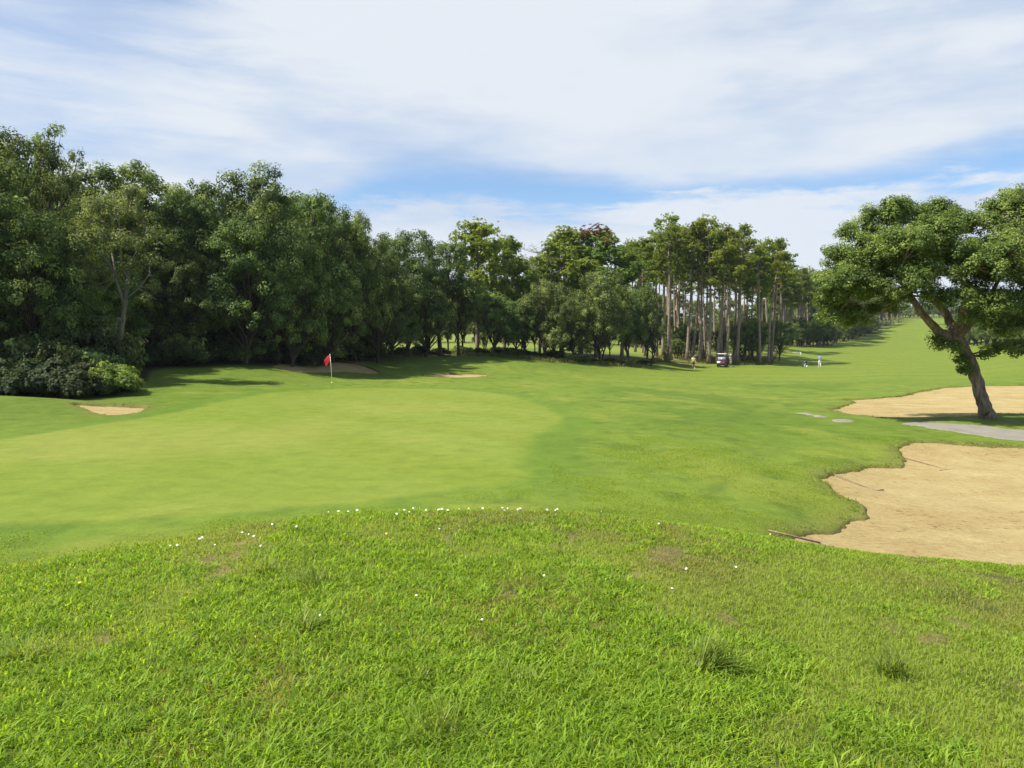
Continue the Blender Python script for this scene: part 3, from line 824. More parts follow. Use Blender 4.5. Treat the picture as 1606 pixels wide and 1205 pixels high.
def make_pine(seed, H=22., cb=.64, Rr=2.9, mat='pine', nb=17, tr=.22, nt=36, nn=9, flat=.42, bend=.5, nl=.34, dead=9, brown=0):
    rl = np.random.default_rng(seed)
    mb = MB()
    P = np.zeros((12, 3)); t = np.linspace(0, 1, 12)
    ph = rl.uniform(0, 6.28)
    P[:, 0] = bend * np.sin(t * rl.uniform(1.5, 3.4)) * math.cos(ph); P[:, 1] = bend * np.sin(t * rl.uniform(1.5, 3.4)) * math.sin(ph); P[:, 2] = t * H * .965 - .4
    mb.tube(P, tr * (1.25 - 1.0 * t) * np.where(t < .01, 1.3, 1), 8)
    def tp(f): return np.array([np.interp(f, t, P[:, i]) for i in range(3)])
    Cs, Ns, As, Rs, MI = [], [], [], [], []
    for i in range(nb):
        f = cb + (1 - cb) * (i + .3) / nb * .97
        st = tp(f)
        a = i * 2.4 + rl.normal(0, .4)
        prof = math.sin(math.pi * min(1, .30 + .62 * (i + .5) / nb)) ** .8
        ln = Rr * prof * rl.uniform(.55, 1.1)
        rise = ln * rl.uniform(.15, .6)
        en = st + np.array([math.cos(a) * ln, math.sin(a) * ln, rise])
        b = bez(st, st + (en - st) * .5 + np.array([0, 0, -.12 * ln]), en, 6)
        mb.tube(b, np.linspace(.075, .02, 6) * tr / .22, 5, False)
        ncl = 3 if ln > Rr * .5 else 2
        for j in range(ncl):
            c = b[[5, 4, 3][j]] + rl.normal(0, .28, 3) + np.array([0, 0, .1])
            rc = rl.uniform(.65, 1.05) * (1 - .14 * j) * Rr / 2.9
            k = nt
            v = rl.normal(0, 1, (k, 3)); v /= np.linalg.norm(v, axis=1)[:, None]; v *= (rl.uniform(0, 1, k) ** .5)[:, None]
            tc = c + v * np.array([rc, rc, rc * flat])
            idxs = np.repeat(np.arange(k), nn)
            dirs = rl.normal(0, 1, (k * nn, 3)) * 1.0 + np.array([0, 0, .5]) + v[idxs] * .5
            dirs /= np.linalg.norm(dirs, axis=1)[:, None]
            Cs.append(tc[idxs] + dirs * .12); As.append(dirs)
            Ns.append(rl.normal(0, .55, (k * nn, 3)) + v[idxs] * 1.0 + np.array([0, 0, .7]))
            Rs.append(np.clip(rl.normal(.45, .2, k * nn) + np.repeat(rl.normal(0, .15, k), nn), 0, 1))
            MI.append(np.full(k * nn, 1 if (brown and f > brown and j == 0) else 0))
    # crown top
    k = nt * 2
    v = rl.normal(0, 1, (k, 3)); v /= np.linalg.norm(v, axis=1)[:, None]; v *= (rl.uniform(0, 1, k) ** .5)[:, None]
    tc = tp(1.0) + np.array([0, 0, -.2]) + v * np.array([Rr * .42, Rr * .42, Rr * .34])
    idxs = np.repeat(np.arange(k), nn)
    dirs = rl.normal(0, 1, (k * nn, 3)) * .7 + np.array([0, 0, .8]) + v[idxs] * .5
    dirs /= np.linalg.norm(dirs, axis=1)[:, None]
    Cs.append(tc[idxs] + dirs * .12); As.append(dirs); Ns.append(rl.normal(0, .55, (k * nn, 3)) + v[idxs] * 1.0 + np.array([0, 0, .7]))
    Rs.append(np.clip(rl.normal(.5, .22, k * nn), 0, 1)); MI.append(np.full(k * nn, 1 if brown else 0))
    Cn = np.concatenate(Cs); n = len(Cn)
    L = nl * rl.uniform(.7, 1.3, n)
    G, q = leaf_geo(Cn, np.concatenate(Ns), L, L * .30, rl, np.concatenate(As))
    cme = np_mesh('crown', G, [q], [M[mat], M['brown']], False, None, None, {'rnd': np.concatenate(Rs)}, np.concatenate(MI))
    for i in range(dead):
        f = rl.uniform(min(.38, cb * .6), cb + .02); st = tp(f); a = rl.uniform(0, 6.28); ln = rl.uniform(.5, 1.7)
        mb.tube(bez(st, st + np.array([math.cos(a), math.sin(a), .05]) * ln * .5, st + np.array([math.cos(a) * ln, math.sin(a) * ln, rl.uniform(-.2, .5)]), 4), np.linspace(.045, .012, 4), 4, False)
    return mb.mesh('trunk', M['pbark']), cme, H, Rr

OAK = [make_oak(101, 12, 4.2, .22, 17), make_oak(102, 12, 3.8, .26, 16), make_oak(103, 11, 4.4, .20, 18), make_oak(104, 12.5, 3.6, .30, 15), make_oak(105, 11.5, 4.0, .24, 19)]
OAKFULL = [make_oak(131, 11, 4.2, .03, 20, nclump=17), make_oak(132, 11, 3.9, .06, 19, nclump=17), make_oak(133, 10.5, 4.4, .02, 21, nclump=17)]
OAKOPEN = make_oak(111, 13, 3.8, .42, 15, nclump=20, nleaf=50, lobe=(.20, .30), clr=.45)
OAKLOW = [make_oak(121, 9, 3.6, .04, 20, stems=3, tr=.17), make_oak(122, 9, 3.2, .08, 18, stems=2, tr=.16), make_oak(123, 9.5, 3.4, .12, 17, tr=.16)]
PINE = [make_pine(201, cb=.60, Rr=3.3, nb=15, bend=.6, nt=26), make_pine(202, cb=.56, Rr=3.1, nb=15, bend=.9, nt=26), make_pine(203, cb=.66, Rr=2.9, nb=12, bend=.4, nt=28), make_pine(204, cb=.54, Rr=3.6, nb=16, bend=.8, nt=26), make_pine(205, cb=.70, Rr=3.4, nb=11, bend=1.1, nt=28)]
YPINE = [make_pine(211, 15, .30, 3.2, 'ypine', 30, .2, 34, 9, .75, .3, .36, 4), make_pine(212, 16, .36, 3.4, 'ypine', 28, .2, 36, 9, .7, .4, .36, 4)]
YBROWN = make_pine(213, 16, .34, 3.5, 'ypine', 30, .2, 36, 9, .72, .3, .36, 4, brown=.86)

def bush_mesh(seed, mat, leaf=.13, n=9, nclump=26, nleaf=36):
    rl = np.random.default_rng(seed); lobes = []
    for i in range(n):
        a = i * 2.4; q = math.sqrt((i + .3) / n) * .75
        lr = rl.uniform(.28, .44)
        lobes.append((np.array([math.cos(a) * q, math.sin(a) * q, .16 + (1 - q) * rl.uniform(.2, .6)]) * 1.5, np.array([lr, lr, lr * .85]) * 1.5))
    me, CC = crown_mesh('foliage', lobes, rl, [M[mat]], leaf, -nclump, nleaf, .24)
    mb = MB()
    for cc in CC:
        for q in cc[:4]:
            mb.tube(bez((rl.normal(0, .08), rl.normal(0, .08), -.15), q * .45 + np.array([0, 0, .1]), q, 5), np.linspace(.03, .008, 5), 4, False)
    return me, mb.mesh('stems', M['obark'])
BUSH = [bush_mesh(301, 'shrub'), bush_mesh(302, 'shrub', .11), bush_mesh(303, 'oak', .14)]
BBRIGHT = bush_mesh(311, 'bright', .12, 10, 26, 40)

tr_rng = random.Random(5)
def plant_tree(var, name, px, d, ptop, wpx, label, group=None, cat='tree', lean=(0, 0), rz=None, dz=0.0):
    tme, cme, H, Rr = var
    p = at(px, d)
    h = (z_at(px, ptop, d) - p[2])
    sz = h / H
    sx = wpx * d / F / (2 * Rr) if wpx else sz
    g0 = ground_z(np.array([p[0]]), np.array([p[1]]))[0]
    o = empty(name, (p[0], p[1], g0 + dz), label=label, cat=cat, group=group, scale=(sx, sx, sz),
              rot=(lean[1], lean[0], tr_rng.uniform(0, 6.28) if rz is None else rz))
    link('trunk', tme, o); link('crown', cme, o)
    return o

def plant_bush(var, px, d, hm, wm, label, group='shrubs under the woods', name='shrub', rz=None):
    p = at(px, d)
    o = empty(name, (p[0], p[1], gz(p[0], p[1])), label=label, cat='shrub', group=group, scale=(wm / 2.6, wm / 2.6, hm / 1.75), rz=tr_rng.uniform(0, 6.28) if rz is None else rz)
    link('foliage', var[0], o); link('stem', var[1], o)
    return o

WG = 'oaks of the wood on the left'
# --- the dark oak wood on the left, front trees
for i, (px, d, top, w, v, lab) in enumerate([
    (-75, 42, 175, 260, 0, 'tall dark oak cut off by the left edge of the picture'),
    (22, 47, 196, 165, 3, 'tall dark oak with a high rounded top at the far left'),
    (205, 55, 250, 190, 1, 'dark oak with two small pointed tops behind the pale-barked oak'),
    (270, 57, 300, 120, 6, 'dark oak filling the dip right of the pale-barked oak'),
    (318, 58, 284, 130, 0, 'broad oak left of the highest oak of the dark wood'),
    (400, 58, 267, 175, 2, 'broad oak with the highest crown in the middle of the dark wood'),
    (470, 61, 283, 150, 1, 'oak just right of the highest crown of the dark wood'),
    (522, 65, 312, 120, 4, 'oak on the falling shoulder of the dark wood'),
    (560, 68, 338, 110, 7, 'slender oak near the lower right end of the dark wood'),
    (592, 72, 372, 100, 5, 'last oak at the right end of the dark wood, above the flag bunker'),
    (300, 55, 385, 130, 5, 'lower oak in front of the wood, left of the three low fronts'),
    (385, 56, 345, 140, 6, 'lower oak with light clumps, under the highest crown'),
    (455, 58, 350, 120, 7, 'lower oak with light clumps, right of the highest crown'),
    (515, 62, 400, 110, 5, 'lower oak in front of the wood near the flag'),
    (60, 43, 330, 170, 6, 'shaded lower oak under the tall oaks at the far left'),
    (130, 48, 330, 120, 7, 'shaded oak behind the left side of the pale-barked oak'),
    ]):
    plant_tree((OAK + OAKFULL)[v], 'oak_tree', px, d, top, w, lab, WG)
for px, d, l in ((-130, 40, 'oak just outside the left edge, shading the thicket'), (-200, 39, 'second oak outside the left edge, nearer than the first'), (-275, 38, 'outermost oak beyond the left edge')):
    plant_tree(OAKFULL[1], 'oak_tree', px, d, 330, 200, l, 'oaks outside the left edge')
plant_tree(OAKOPEN, 'oak_tree', 88, 50, 188, 120, 'open airy oak with sky showing through its crown at the far left', WG)
# fill behind the front row
for i in range(20):
    px = -70 + i * 34 + tr_rng.uniform(-8, 8)
    if 188 < px < 232: px = 240
    d = float(wood_line(np.array([px]))[0]) + tr_rng.uniform(5, 9) + (3 if px < 180 else 0)
    top = float(np.interp(px, [-100, 0, 150, 250, 400, 500, 600], [400, 400, 420, 420, 420, 440, 470])) + tr_rng.uniform(-25, 25)
    plant_tree(OAKFULL[i % 3], 'oak_tree', px, d, top, tr_rng.uniform(95, 125), 'low oak with shaded leaves down to the ground inside the left wood', 'low oaks inside the left wood')
k = 0
for i in range(30):
    px = -140 + i * 25 + tr_rng.uniform(-8, 8)
    d = float(wood_line(np.array([px]))[0]) + tr_rng.uniform(11, 26)
    sil = float(np.interp(px, [-200, 0, 60, 110, 150, 200, 270, 400, 480, 540, 600], [190, 215, 225, 300, 330, 290, 320, 290, 305, 345, 400]))
    plant_tree((OAK + OAKFULL)[i % 8], 'oak_tree', px, d, sil + tr_rng.uniform(8, 50), None, 'oak standing deep in the shade behind the front oaks on the left', 'oaks deep in the left wood')

# --- middle wood
MG = 'broad-leaved trees of the middle wood'
for px, d, top, w, v, lab in [
    (636, 80, 362, 125, 6, 'rounded oak right after the dark wood ends, left of the middle gap'),
    (692, 84, 372, 120, 1, 'oak beside the tall young pine, with a gap of lit field at its foot'),
    (615, 76, 430, 95, 5, 'low shaded oak between the dark wood and the rounded oak'),
    (665, 81, 440, 100, 7, 'low oak in front of the rounded oak'),
    (720, 86, 430, 80, 3, 'slim oak below the left side of the tall young pine')]:
    plant_tree((OAK + OAKFULL)[v], 'oak_tree', px, d, top, w, lab, MG)
for px, d, top, w, v, lab in [
    (772, 88, 458, 95, 2, 'low oak with a light spreading crown under the tall young pine'),
    (815, 90, 474, 70, 1, 'low oak under the bare dead tree'),
    (862, 90, 436, 92, 0, 'dense dark low oak with leaves almost to the ground, right of the bare tree'),
    (900, 94, 468, 62, 2, 'low oak between the two dense dark oaks'),
    (940, 94, 418, 92, 0, 'dense low oak with many stems splaying from one foot'),
    (985, 98, 450, 66, 2, 'low oak with two thin leaning stems'),
    (1016, 98, 442, 58, 1, 'last low oak before the tall pines, with a dark round crown')]:
    plant_tree(OAKLOW[v], 'oak_tree', px, d, top, w, lab, MG)
YG = 'young pines of the middle wood'
for px, d, top, w, v, lab in [
    (748, 93, 341, 95, 0, 'tall pointed young pine, leftmost of the pines'),
    (790, 97, 368, 80, 1, 'young pine close to the right of the leftmost pine'),
    (822, 100, 405, 60, 0, 'short young pine below the bare dead tree'),
    (880, 105, 354, 110, 1, 'full young pine right of the bare dead tree'),
    (855, 108, 392, 70, 0, 'lower young pine beside the bare dead tree'),
    (975, 110, 385, 80, 0, 'young pine between the brown-topped pine and the tall pines'),
    (912, 112, 378, 80, 1, 'young pine behind the gap between the full pine and the brown-topped pine')]:
    plant_tree(YPINE[v], 'pine_tree', px, d, top, w, lab, YG)
plant_tree(YBROWN, 'pine_tree', 936, 106, 352, 110, 'young pine with a brown dying top', YG)

# bare dead tree
p = at(846, 101); root = empty('dead_tree', (p[0], p[1], gz(p[0], p[1])), label='bare grey dead tree with thin twigs against the sky', cat='tree')
rl = np.random.default_rng(401); mb = MB()
Ht = z_at(846, 385, 101) - p[2]
Pt = bez((0, 0, -.3), (.4, 0, Ht * .5), (-.2, 0, Ht * .93), 9); mb.tube(Pt, np.linspace(.2, .04, 9), 7)
tw = MB()
for i in range(16):
    s = Pt[rl.integers(5, 9)]; a = rl.uniform(0, 6.28); ln = rl.uniform(1.2, 2.6)
    e = s + np.array([math.cos(a) * ln, math.sin(a) * ln * .6, rl.uniform(.1, 1.3)])
    b = bez(s, (s + e) / 2 + rl.normal(0, .2, 3), e, 5); tw.tube(b, np.linspace(.045, .012, 5), 4, False)
    for j in range(6):
        q = b[rl.integers(2, 5)]; e2 = q + np.array([rl.normal(0, .5), rl.normal(0, .3), rl.uniform(0, .7)])
        tw.tube(bez(q, (q + e2) / 2 + rl.normal(0, .1, 3), e2, 3), (.02, .016, .01), 3, False)
mb.build('trunk', M['deadbark'], root); tw.build('branches', M['deadbark'], root)

# --- tall pines
PG = 'tall bare-trunked pines in the middle of the picture'
pn = ['grey trunk', 'brown trunk', 'dark trunk', 'pale trunk']
for i, (px, d, ptx, ptop, v, lab) in enumerate([
    (1040, 124, 1025, 328, 0, 'tall pine with the topmost pointed crown, left end of the tall pines'),
    (1053, 118, 1051, 345, 1, 'tall pine right beside the ivy-clad pine'),
    (1046, 116, 1036, 352, 4, 'tall pine with ivy climbing the foot of its trunk'),
    (1077, 120, 1063, 350, 2, 'dark pine trunk leaning left, behind the person in yellow'),
    (1084, 122, 1080, 356, 3, 'pine just right of the dark left-leaning trunk'),
    (1097, 119, 1090, 340, 4, 'pine right of the person in yellow, second of the thick trunks'),
    (1111, 118, 1102, 332, 0, 'thick pale pine trunk left of the golf cart'),
    (1124, 119, 1120, 345, 1, 'pine straight behind the left end of the golf cart'),
    (1138, 118, 1139, 352, 3, 'dark straight pine rising behind the golf cart roof'),
    (1156, 120, 1146, 345, 2, 'pine just right of the golf cart and the person beside it'),
    (1150, 124, 1152, 372, 0, 'shorter pine close behind the dark straight one'),
    (1206, 122, 1163, 385, 4, 'pine leaning strongly to the left across its neighbours'),
    (1209, 125, 1196, 368, 2, 'slim pine with a lone high crown at the right end of the tall pines'),
    (1180, 126, 1175, 392, 1, 'lower pine left of the lone high crown'),
    (1012, 120, 1000, 366, 2, 'pine leftmost of the tall pines, over the last low oak'),
    (1030, 122, 1030, 360, 2, 'slim pine between the topmost pointed crown and the last low oak'),
    (1104, 127, 1098, 338, 3, 'slim pine between the two thickest trunks left of the golf cart'),
    (1131, 123, 1124, 358, 2, 'thin pine just left of the dark straight one behind the cart'),
    (1167, 125, 1160, 362, 4, 'thin pine behind the broad dark evergreen'),
    (1192, 121, 1186, 384, 2, 'thin pine just left of the lone high crown'),
    (1066, 128, 1070, 350, 4, 'pine crown between the topmost pointed crown and the highest group')]):
    p = at(px, d); h = z_at(px, ptop, d) - p[2]
    la = math.atan(((ptx - px) / F * d) / h)
    plant_tree(PINE[v], 'pine_tree', px, d, ptop, None, lab, PG, lean=(la, 0))
# pines behind
for i in range(38):
    px = tr_rng.uniform(985, 1235); d = tr_rng.uniform(130, 178)
    plant_tree(PINE[(2, 4, 0)[i % 3]], 'pine_tree', px, d, tr_rng.uniform(368, 418), None, 'pine deep behind the tall pines, half hidden by their trunks', 'pines deep in the middle wood', lean=(tr_rng.uniform(-.10, .07), 0))
# ivy up the pine foot
p = at(1046, 116); rl = np.random.default_rng(77)
zz = rl.uniform(0, 6.5, 1500); an = rl.uniform(0, 6.28, 1500); rr_ = rl.uniform(.3, .6, 1500) * (1 - zz / 12)
C = np.stack([p[0] + rr_ * np.cos(an) - zz * .03, p[1] + rr_ * np.sin(an), p[2] + zz], -1)
Lf = rl.uniform(.12, .26, 1500); Gv, q = leaf_geo(C, np.stack([np.cos(an), np.sin(an), rl.uniform(-.3, .6, 1500)], -1), Lf, Lf * .8, rl)
tag(link('ivy', np_mesh('ivy', Gv, [q], [M['ivy']], False, None, None, {'rnd': rl.uniform(0, 1, 1500)})), 'light green ivy climbing a pine trunk at the left end of the tall pines', 'ivy')
# dark understorey between the trunks
UG = 'small dark evergreens under the tall pines'
for i, (px, d, top, w, lab) in enumerate([(1070, 124, 506, 40, 'small dark evergreen under the dark left-leaning pine'), (1090, 125, 518, 26, 'small dark evergreen behind the person in yellow'),
        (1128, 125, 516, 32, 'small dark evergreen behind the golf cart'), (1166, 124, 500, 52, 'broad dark evergreen right of the golf cart'),
        (1188, 124, 499, 44, 'dark evergreen under the strongly leaning pine'), (1222, 128, 500, 46, 'greyish evergreen at the right end of the tall pines'), (1060, 122, 530, 30, 'low dark evergreen left of the person in yellow')]):
    plant_tree(OAKLOW[i % 3], 'evergreen_tree', px, d, top, w, lab, UG)

# --- far pine wood right of the tall pines
FG = 'pines of the far wood'
for i in range(62):
    px = tr_rng.uniform(1212, 1345)
    d = float(wood_line(np.array([px]))[0]) + (tr_rng.uniform(4, 14) if i % 2 else tr_rng.uniform(12, 60)); d = max(d, 190)
    plant_tree(PINE[i % 5], 'pine_tree', px, d, tr_rng.uniform(414, 438) + max(0, (px - 1300)) * .4, None, 'far pine in the close-set wood left of the distant fairway', FG, lean=(tr_rng.uniform(-.03, .03), 0))
for i in range(46):
    px = 1340 + i * 1.5 + tr_rng.uniform(-6, 6); d = float(wood_line(np.array([min(px, 1398)]))[0]) + tr_rng.uniform(5, 50)
    plant_tree(PINE[i % 5], 'pine_tree', px, d, tr_rng.uniform(445, 472), None, 'far pine on the rise left of the distant fairway', FG)
for i in range(40):
    px = 1385 + i * 6 + tr_rng.uniform(-4, 4); d = tr_rng.uniform(425, 480)
    plant_tree(PINE[i % 5], 'pine_tree', px, d, tr_rng.uniform(464, 478), None, 'tiny pine closing the far end of the distant fairway', FG)
for i in range(26):
    px = 1238 + i * 5.4 + tr_rng.uniform(-3, 3); d = float(wood_line(np.array([px]))[0]) + tr_rng.uniform(1, 6)
    plant_tree(OAKLOW[i % 3], 'evergreen_tree', px, d, tr_rng.uniform(496, 520) - max(0, px - 1300) * .12, tr_rng.uniform(16, 34), 'small dark evergreen at the foot of the far pines', 'evergreens at the foot of the far pines')
# --- trees on the right behind the leaning oak
RG = 'trees beyond the fairway on the right'
for i in range(26):
    px = 1500 + i * 8 + tr_rng.uniform(-4, 4)
    d = float(np.interp(px, [1500, 1540, 1606, 1700], [330, 200, 135, 115])) + tr_rng.uniform(0, 20)
    plant_tree(OAKLOW[i % 3] if i % 3 else OAK[i % 5], 'oak_tree', px, d, tr_rng.uniform(478, 510) - max(0, px - 1560) * .2, tr_rng.uniform(30, 60), 'dim oak beyond the fairway, seen under the leaning oak on the right', RG)

for i in range(46):
    px = 1205 + i * 4.2 + tr_rng.uniform(-4, 4); d = max(215, float(wood_line(np.array([px]))[0])) + tr_rng.uniform(50, 90)
    plant_tree(OAKFULL[i % 3], 'oak_tree', px, d, tr_rng.uniform(452, 482), tr_rng.uniform(26, 40), 'far broad-leaved tree filling the back of the pine wood', 'trees at the back of the far wood')
for i in range(44):
    px = 1372 + i * 6 + tr_rng.uniform(-3, 3); d = tr_rng.uniform(430, 470)
    plant_tree(OAKFULL[i % 3], 'oak_tree', px, d, tr_rng.uniform(474, 488), tr_rng.uniform(16, 26), 'tiny dark tree across the top end of the distant fairway', 'trees at the end of the distant fairway')
for i in range(22):
    px = 1512 + i * 8 + tr_rng.uniform(-4, 4); d = float(np.interp(px, [1500, 1540, 1606, 1700], [260, 180, 128, 112])) + tr_rng.uniform(0, 12)
    plant_tree(OAKFULL[i % 3], 'oak_tree', px, d, tr_rng.uniform(470, 500), tr_rng.uniform(34, 60), 'dark full oak beyond the fairway, right of the leaning oak trunk', RG)
for i in range(30):
    px = 985 + i * 8.6 + tr_rng.uniform(-4, 4); d = tr_rng.uniform(190, 240)
    if i % 3 == 0: plant_tree(YPINE[i % 2], 'pine_tree', px, d, tr_rng.uniform(452, 480), tr_rng.uniform(28, 40), 'pale distant pine seen between the trunks of the tall pines', 'pines at the back of the middle wood')
    else: plant_tree(OAKFULL[i % 3], 'oak_tree', px, d, tr_rng.uniform(492, 518), tr_rng.uniform(34, 56), 'distant broad-leaved tree seen between the trunks of the tall pines', 'trees at the back of the middle wood')
# trees closing the view behind the middle field
for i in range(34):
    px = 560 + i * 14 + tr_rng.uniform(-5, 5); d = tr_rng.uniform(165, 200)
    plant_tree(OAKFULL[i % 3], 'oak_tree', px, d, tr_rng.uniform(425, 470), tr_rng.uniform(40, 60), 'distant tree beyond the lit field, glimpsed between the trunks of the middle wood', 'trees beyond the lit field')

for i in range(15):
    px = 610 + i * 29 + tr_rng.uniform(-6, 6); d = float(wood_line(np.array([px]))[0]) + tr_rng.uniform(7, 16)
    plant_tree((OAKLOW + OAK)[i % 5], 'oak_tree', px, d, tr_rng.uniform(468, 512) + (22 if px > 820 else 0), tr_rng.uniform(38, 60), 'oak half hidden behind the front trees of the middle wood', 'oaks deep in the middle wood')
# --- shrubs
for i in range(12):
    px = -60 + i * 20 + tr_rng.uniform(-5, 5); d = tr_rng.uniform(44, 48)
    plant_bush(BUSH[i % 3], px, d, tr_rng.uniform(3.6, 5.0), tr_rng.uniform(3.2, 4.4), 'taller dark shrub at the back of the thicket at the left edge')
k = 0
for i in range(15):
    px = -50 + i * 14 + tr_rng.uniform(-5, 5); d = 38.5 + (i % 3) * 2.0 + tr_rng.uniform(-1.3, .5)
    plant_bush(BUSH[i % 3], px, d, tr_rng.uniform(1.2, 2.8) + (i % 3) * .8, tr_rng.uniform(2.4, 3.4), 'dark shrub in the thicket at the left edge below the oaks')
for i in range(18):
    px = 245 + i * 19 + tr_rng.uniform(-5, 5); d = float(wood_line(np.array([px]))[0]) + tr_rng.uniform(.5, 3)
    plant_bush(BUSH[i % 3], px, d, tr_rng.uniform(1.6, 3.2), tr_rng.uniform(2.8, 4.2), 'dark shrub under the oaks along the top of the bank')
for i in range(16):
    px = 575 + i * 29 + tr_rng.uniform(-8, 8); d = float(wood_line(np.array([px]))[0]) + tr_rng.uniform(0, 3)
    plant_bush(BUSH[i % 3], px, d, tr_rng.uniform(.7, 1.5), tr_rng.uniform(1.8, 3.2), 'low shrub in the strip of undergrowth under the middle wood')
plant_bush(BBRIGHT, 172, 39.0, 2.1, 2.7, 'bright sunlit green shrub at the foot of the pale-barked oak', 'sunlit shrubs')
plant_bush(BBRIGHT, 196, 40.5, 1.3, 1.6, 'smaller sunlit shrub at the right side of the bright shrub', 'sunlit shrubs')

# --- special trees drawn limb by limb
def limb_tree(name, label, cat, d0, limbs, lobes, leafmat, bark, seed, leaf, nclump, nleaf, clr, base, group=None, sides=10, shell=(.5, 1.0), lw=1.0):
    """limbs: [(px,py,dd,width_px)...] with depth offset dd; lobes: (px,py,dd,rx,rz)"""
    rl = np.random.default_rng(seed)
    B = at(*base); B[2] = gz(B[0], B[1])
    def w(px, py, dd):
        v = ray(px, py); d = d0 + dd
        return np.array([v[0] / v[1] * d, d, CZ + v[2] / v[1] * d]) - B
    root = empty(name, B, label=label, cat=cat, group=group)
    L = []
    for px, py, dd, rx, rz in lobes:
        s = (d0 + dd) / F
        L.append((w(px, py, dd), np.array([rx * s, rx * s * .95, rz * s])))
    cme, CC = crown_mesh('crown', L, rl, [M[leafmat]], leaf, nclump, nleaf, clr, shell=shell)
    mb = MB(); ends = []
    for li in limbs:
        P = np.array([w(a, b, c) for a, b, c, _ in li]); wd = np.array([q[3] for q in li]) * d0 / F / 2 * lw
        n = len(P) * 4
        t = np.linspace(0, 1, len(P)); tq = np.linspace(0, 1, n)
        PP = np.stack([pchip(t, P[:, i], tq) for i in range(3)], -1) if len(P) > 2 else np.stack([np.interp(tq, t, P[:, i]) for i in range(3)], -1)
        ww = np.interp(tq, t, wd)
        PP += rl.normal(0, 1, PP.shape) * (ww * .07)[:, None]
        mb.tube(PP, ww, sides); ends.append(PP[len(PP) // 3:])
    allp = np.concatenate(ends)
    for (c, rad_), cc in zip(L, CC):
        i = np.argmin(np.linalg.norm(allp - c, axis=1)); s = allp[i]
        b = bez(s, (s + c) / 2 + rl.normal(0, .12, 3), c, 5); mb.tube(b, np.linspace(.05, .022, 5), 5, False)
        for q in cc[:7]:
            mb.tube(bez(b[3], (b[3] + q) / 2 + rl.normal(0, .08, 3), q, 4), np.linspace(.02, .006, 4), 4, False)
    o1 = mb.build('trunk', M[bark], root); o2 = link('crown', cme, root)
    return root

limb_tree('oak_tree', 'pale-barked oak with visible forking grey limbs at the edge of the left wood', 'tree', 45,
    [[(186,562,0,17),(188,530,0,14),(193,500,0,13),(197,470,0,12)], [(197,470,0,11),(200,440,0,8),(210,405,.3,6),(222,380,.5,4),(228,350,.6,3)],
     [(195,480,0,9),(184,445,-.3,7),(172,415,-.5,6),(150,395,-.7,4),(125,385,-1,3)], [(184,445,-.2,6),(178,410,0,5),(172,380,.4,4),(165,350,.5,3)],
     [(201,440,0,6),(190,405,-.3,5),(188,370,-.4,4),(185,335,-.3,3)], [(193,505,0,9),(185,500,-.2,7),(181,520,-.3,6),(178,550,-.3,8)],
     [(197,470,0,6),(215,455,-.4,4),(235,430,-.6,3)]],
    [(115,365,-.8,34,26),(95,380,-.5,22,20),(150,345,-.5,36,30),(185,325,0,38,28),(215,345,.3,34,30),(235,375,.3,30,28),(170,375,-.9,34,26),(205,385,-.6,30,26),(140,400,-1,30,24),(115,420,-.8,28,22),
     (235,415,0,26,24),(160,430,-.8,26,22),(125,455,-.8,30,24),(150,465,-.8,24,18),(155,505,-1.0,18,16),(170,525,-1.2,14,14),(225,450,-.3,22,20),(245,470,0,24,18),(205,420,-.5,20,18),(155,320,.4,26,22),(210,310,.8,26,22)],
    'pale', 'palebark', 501, .12, 20, 70, .42, (188, 45), WG, lw=.62)

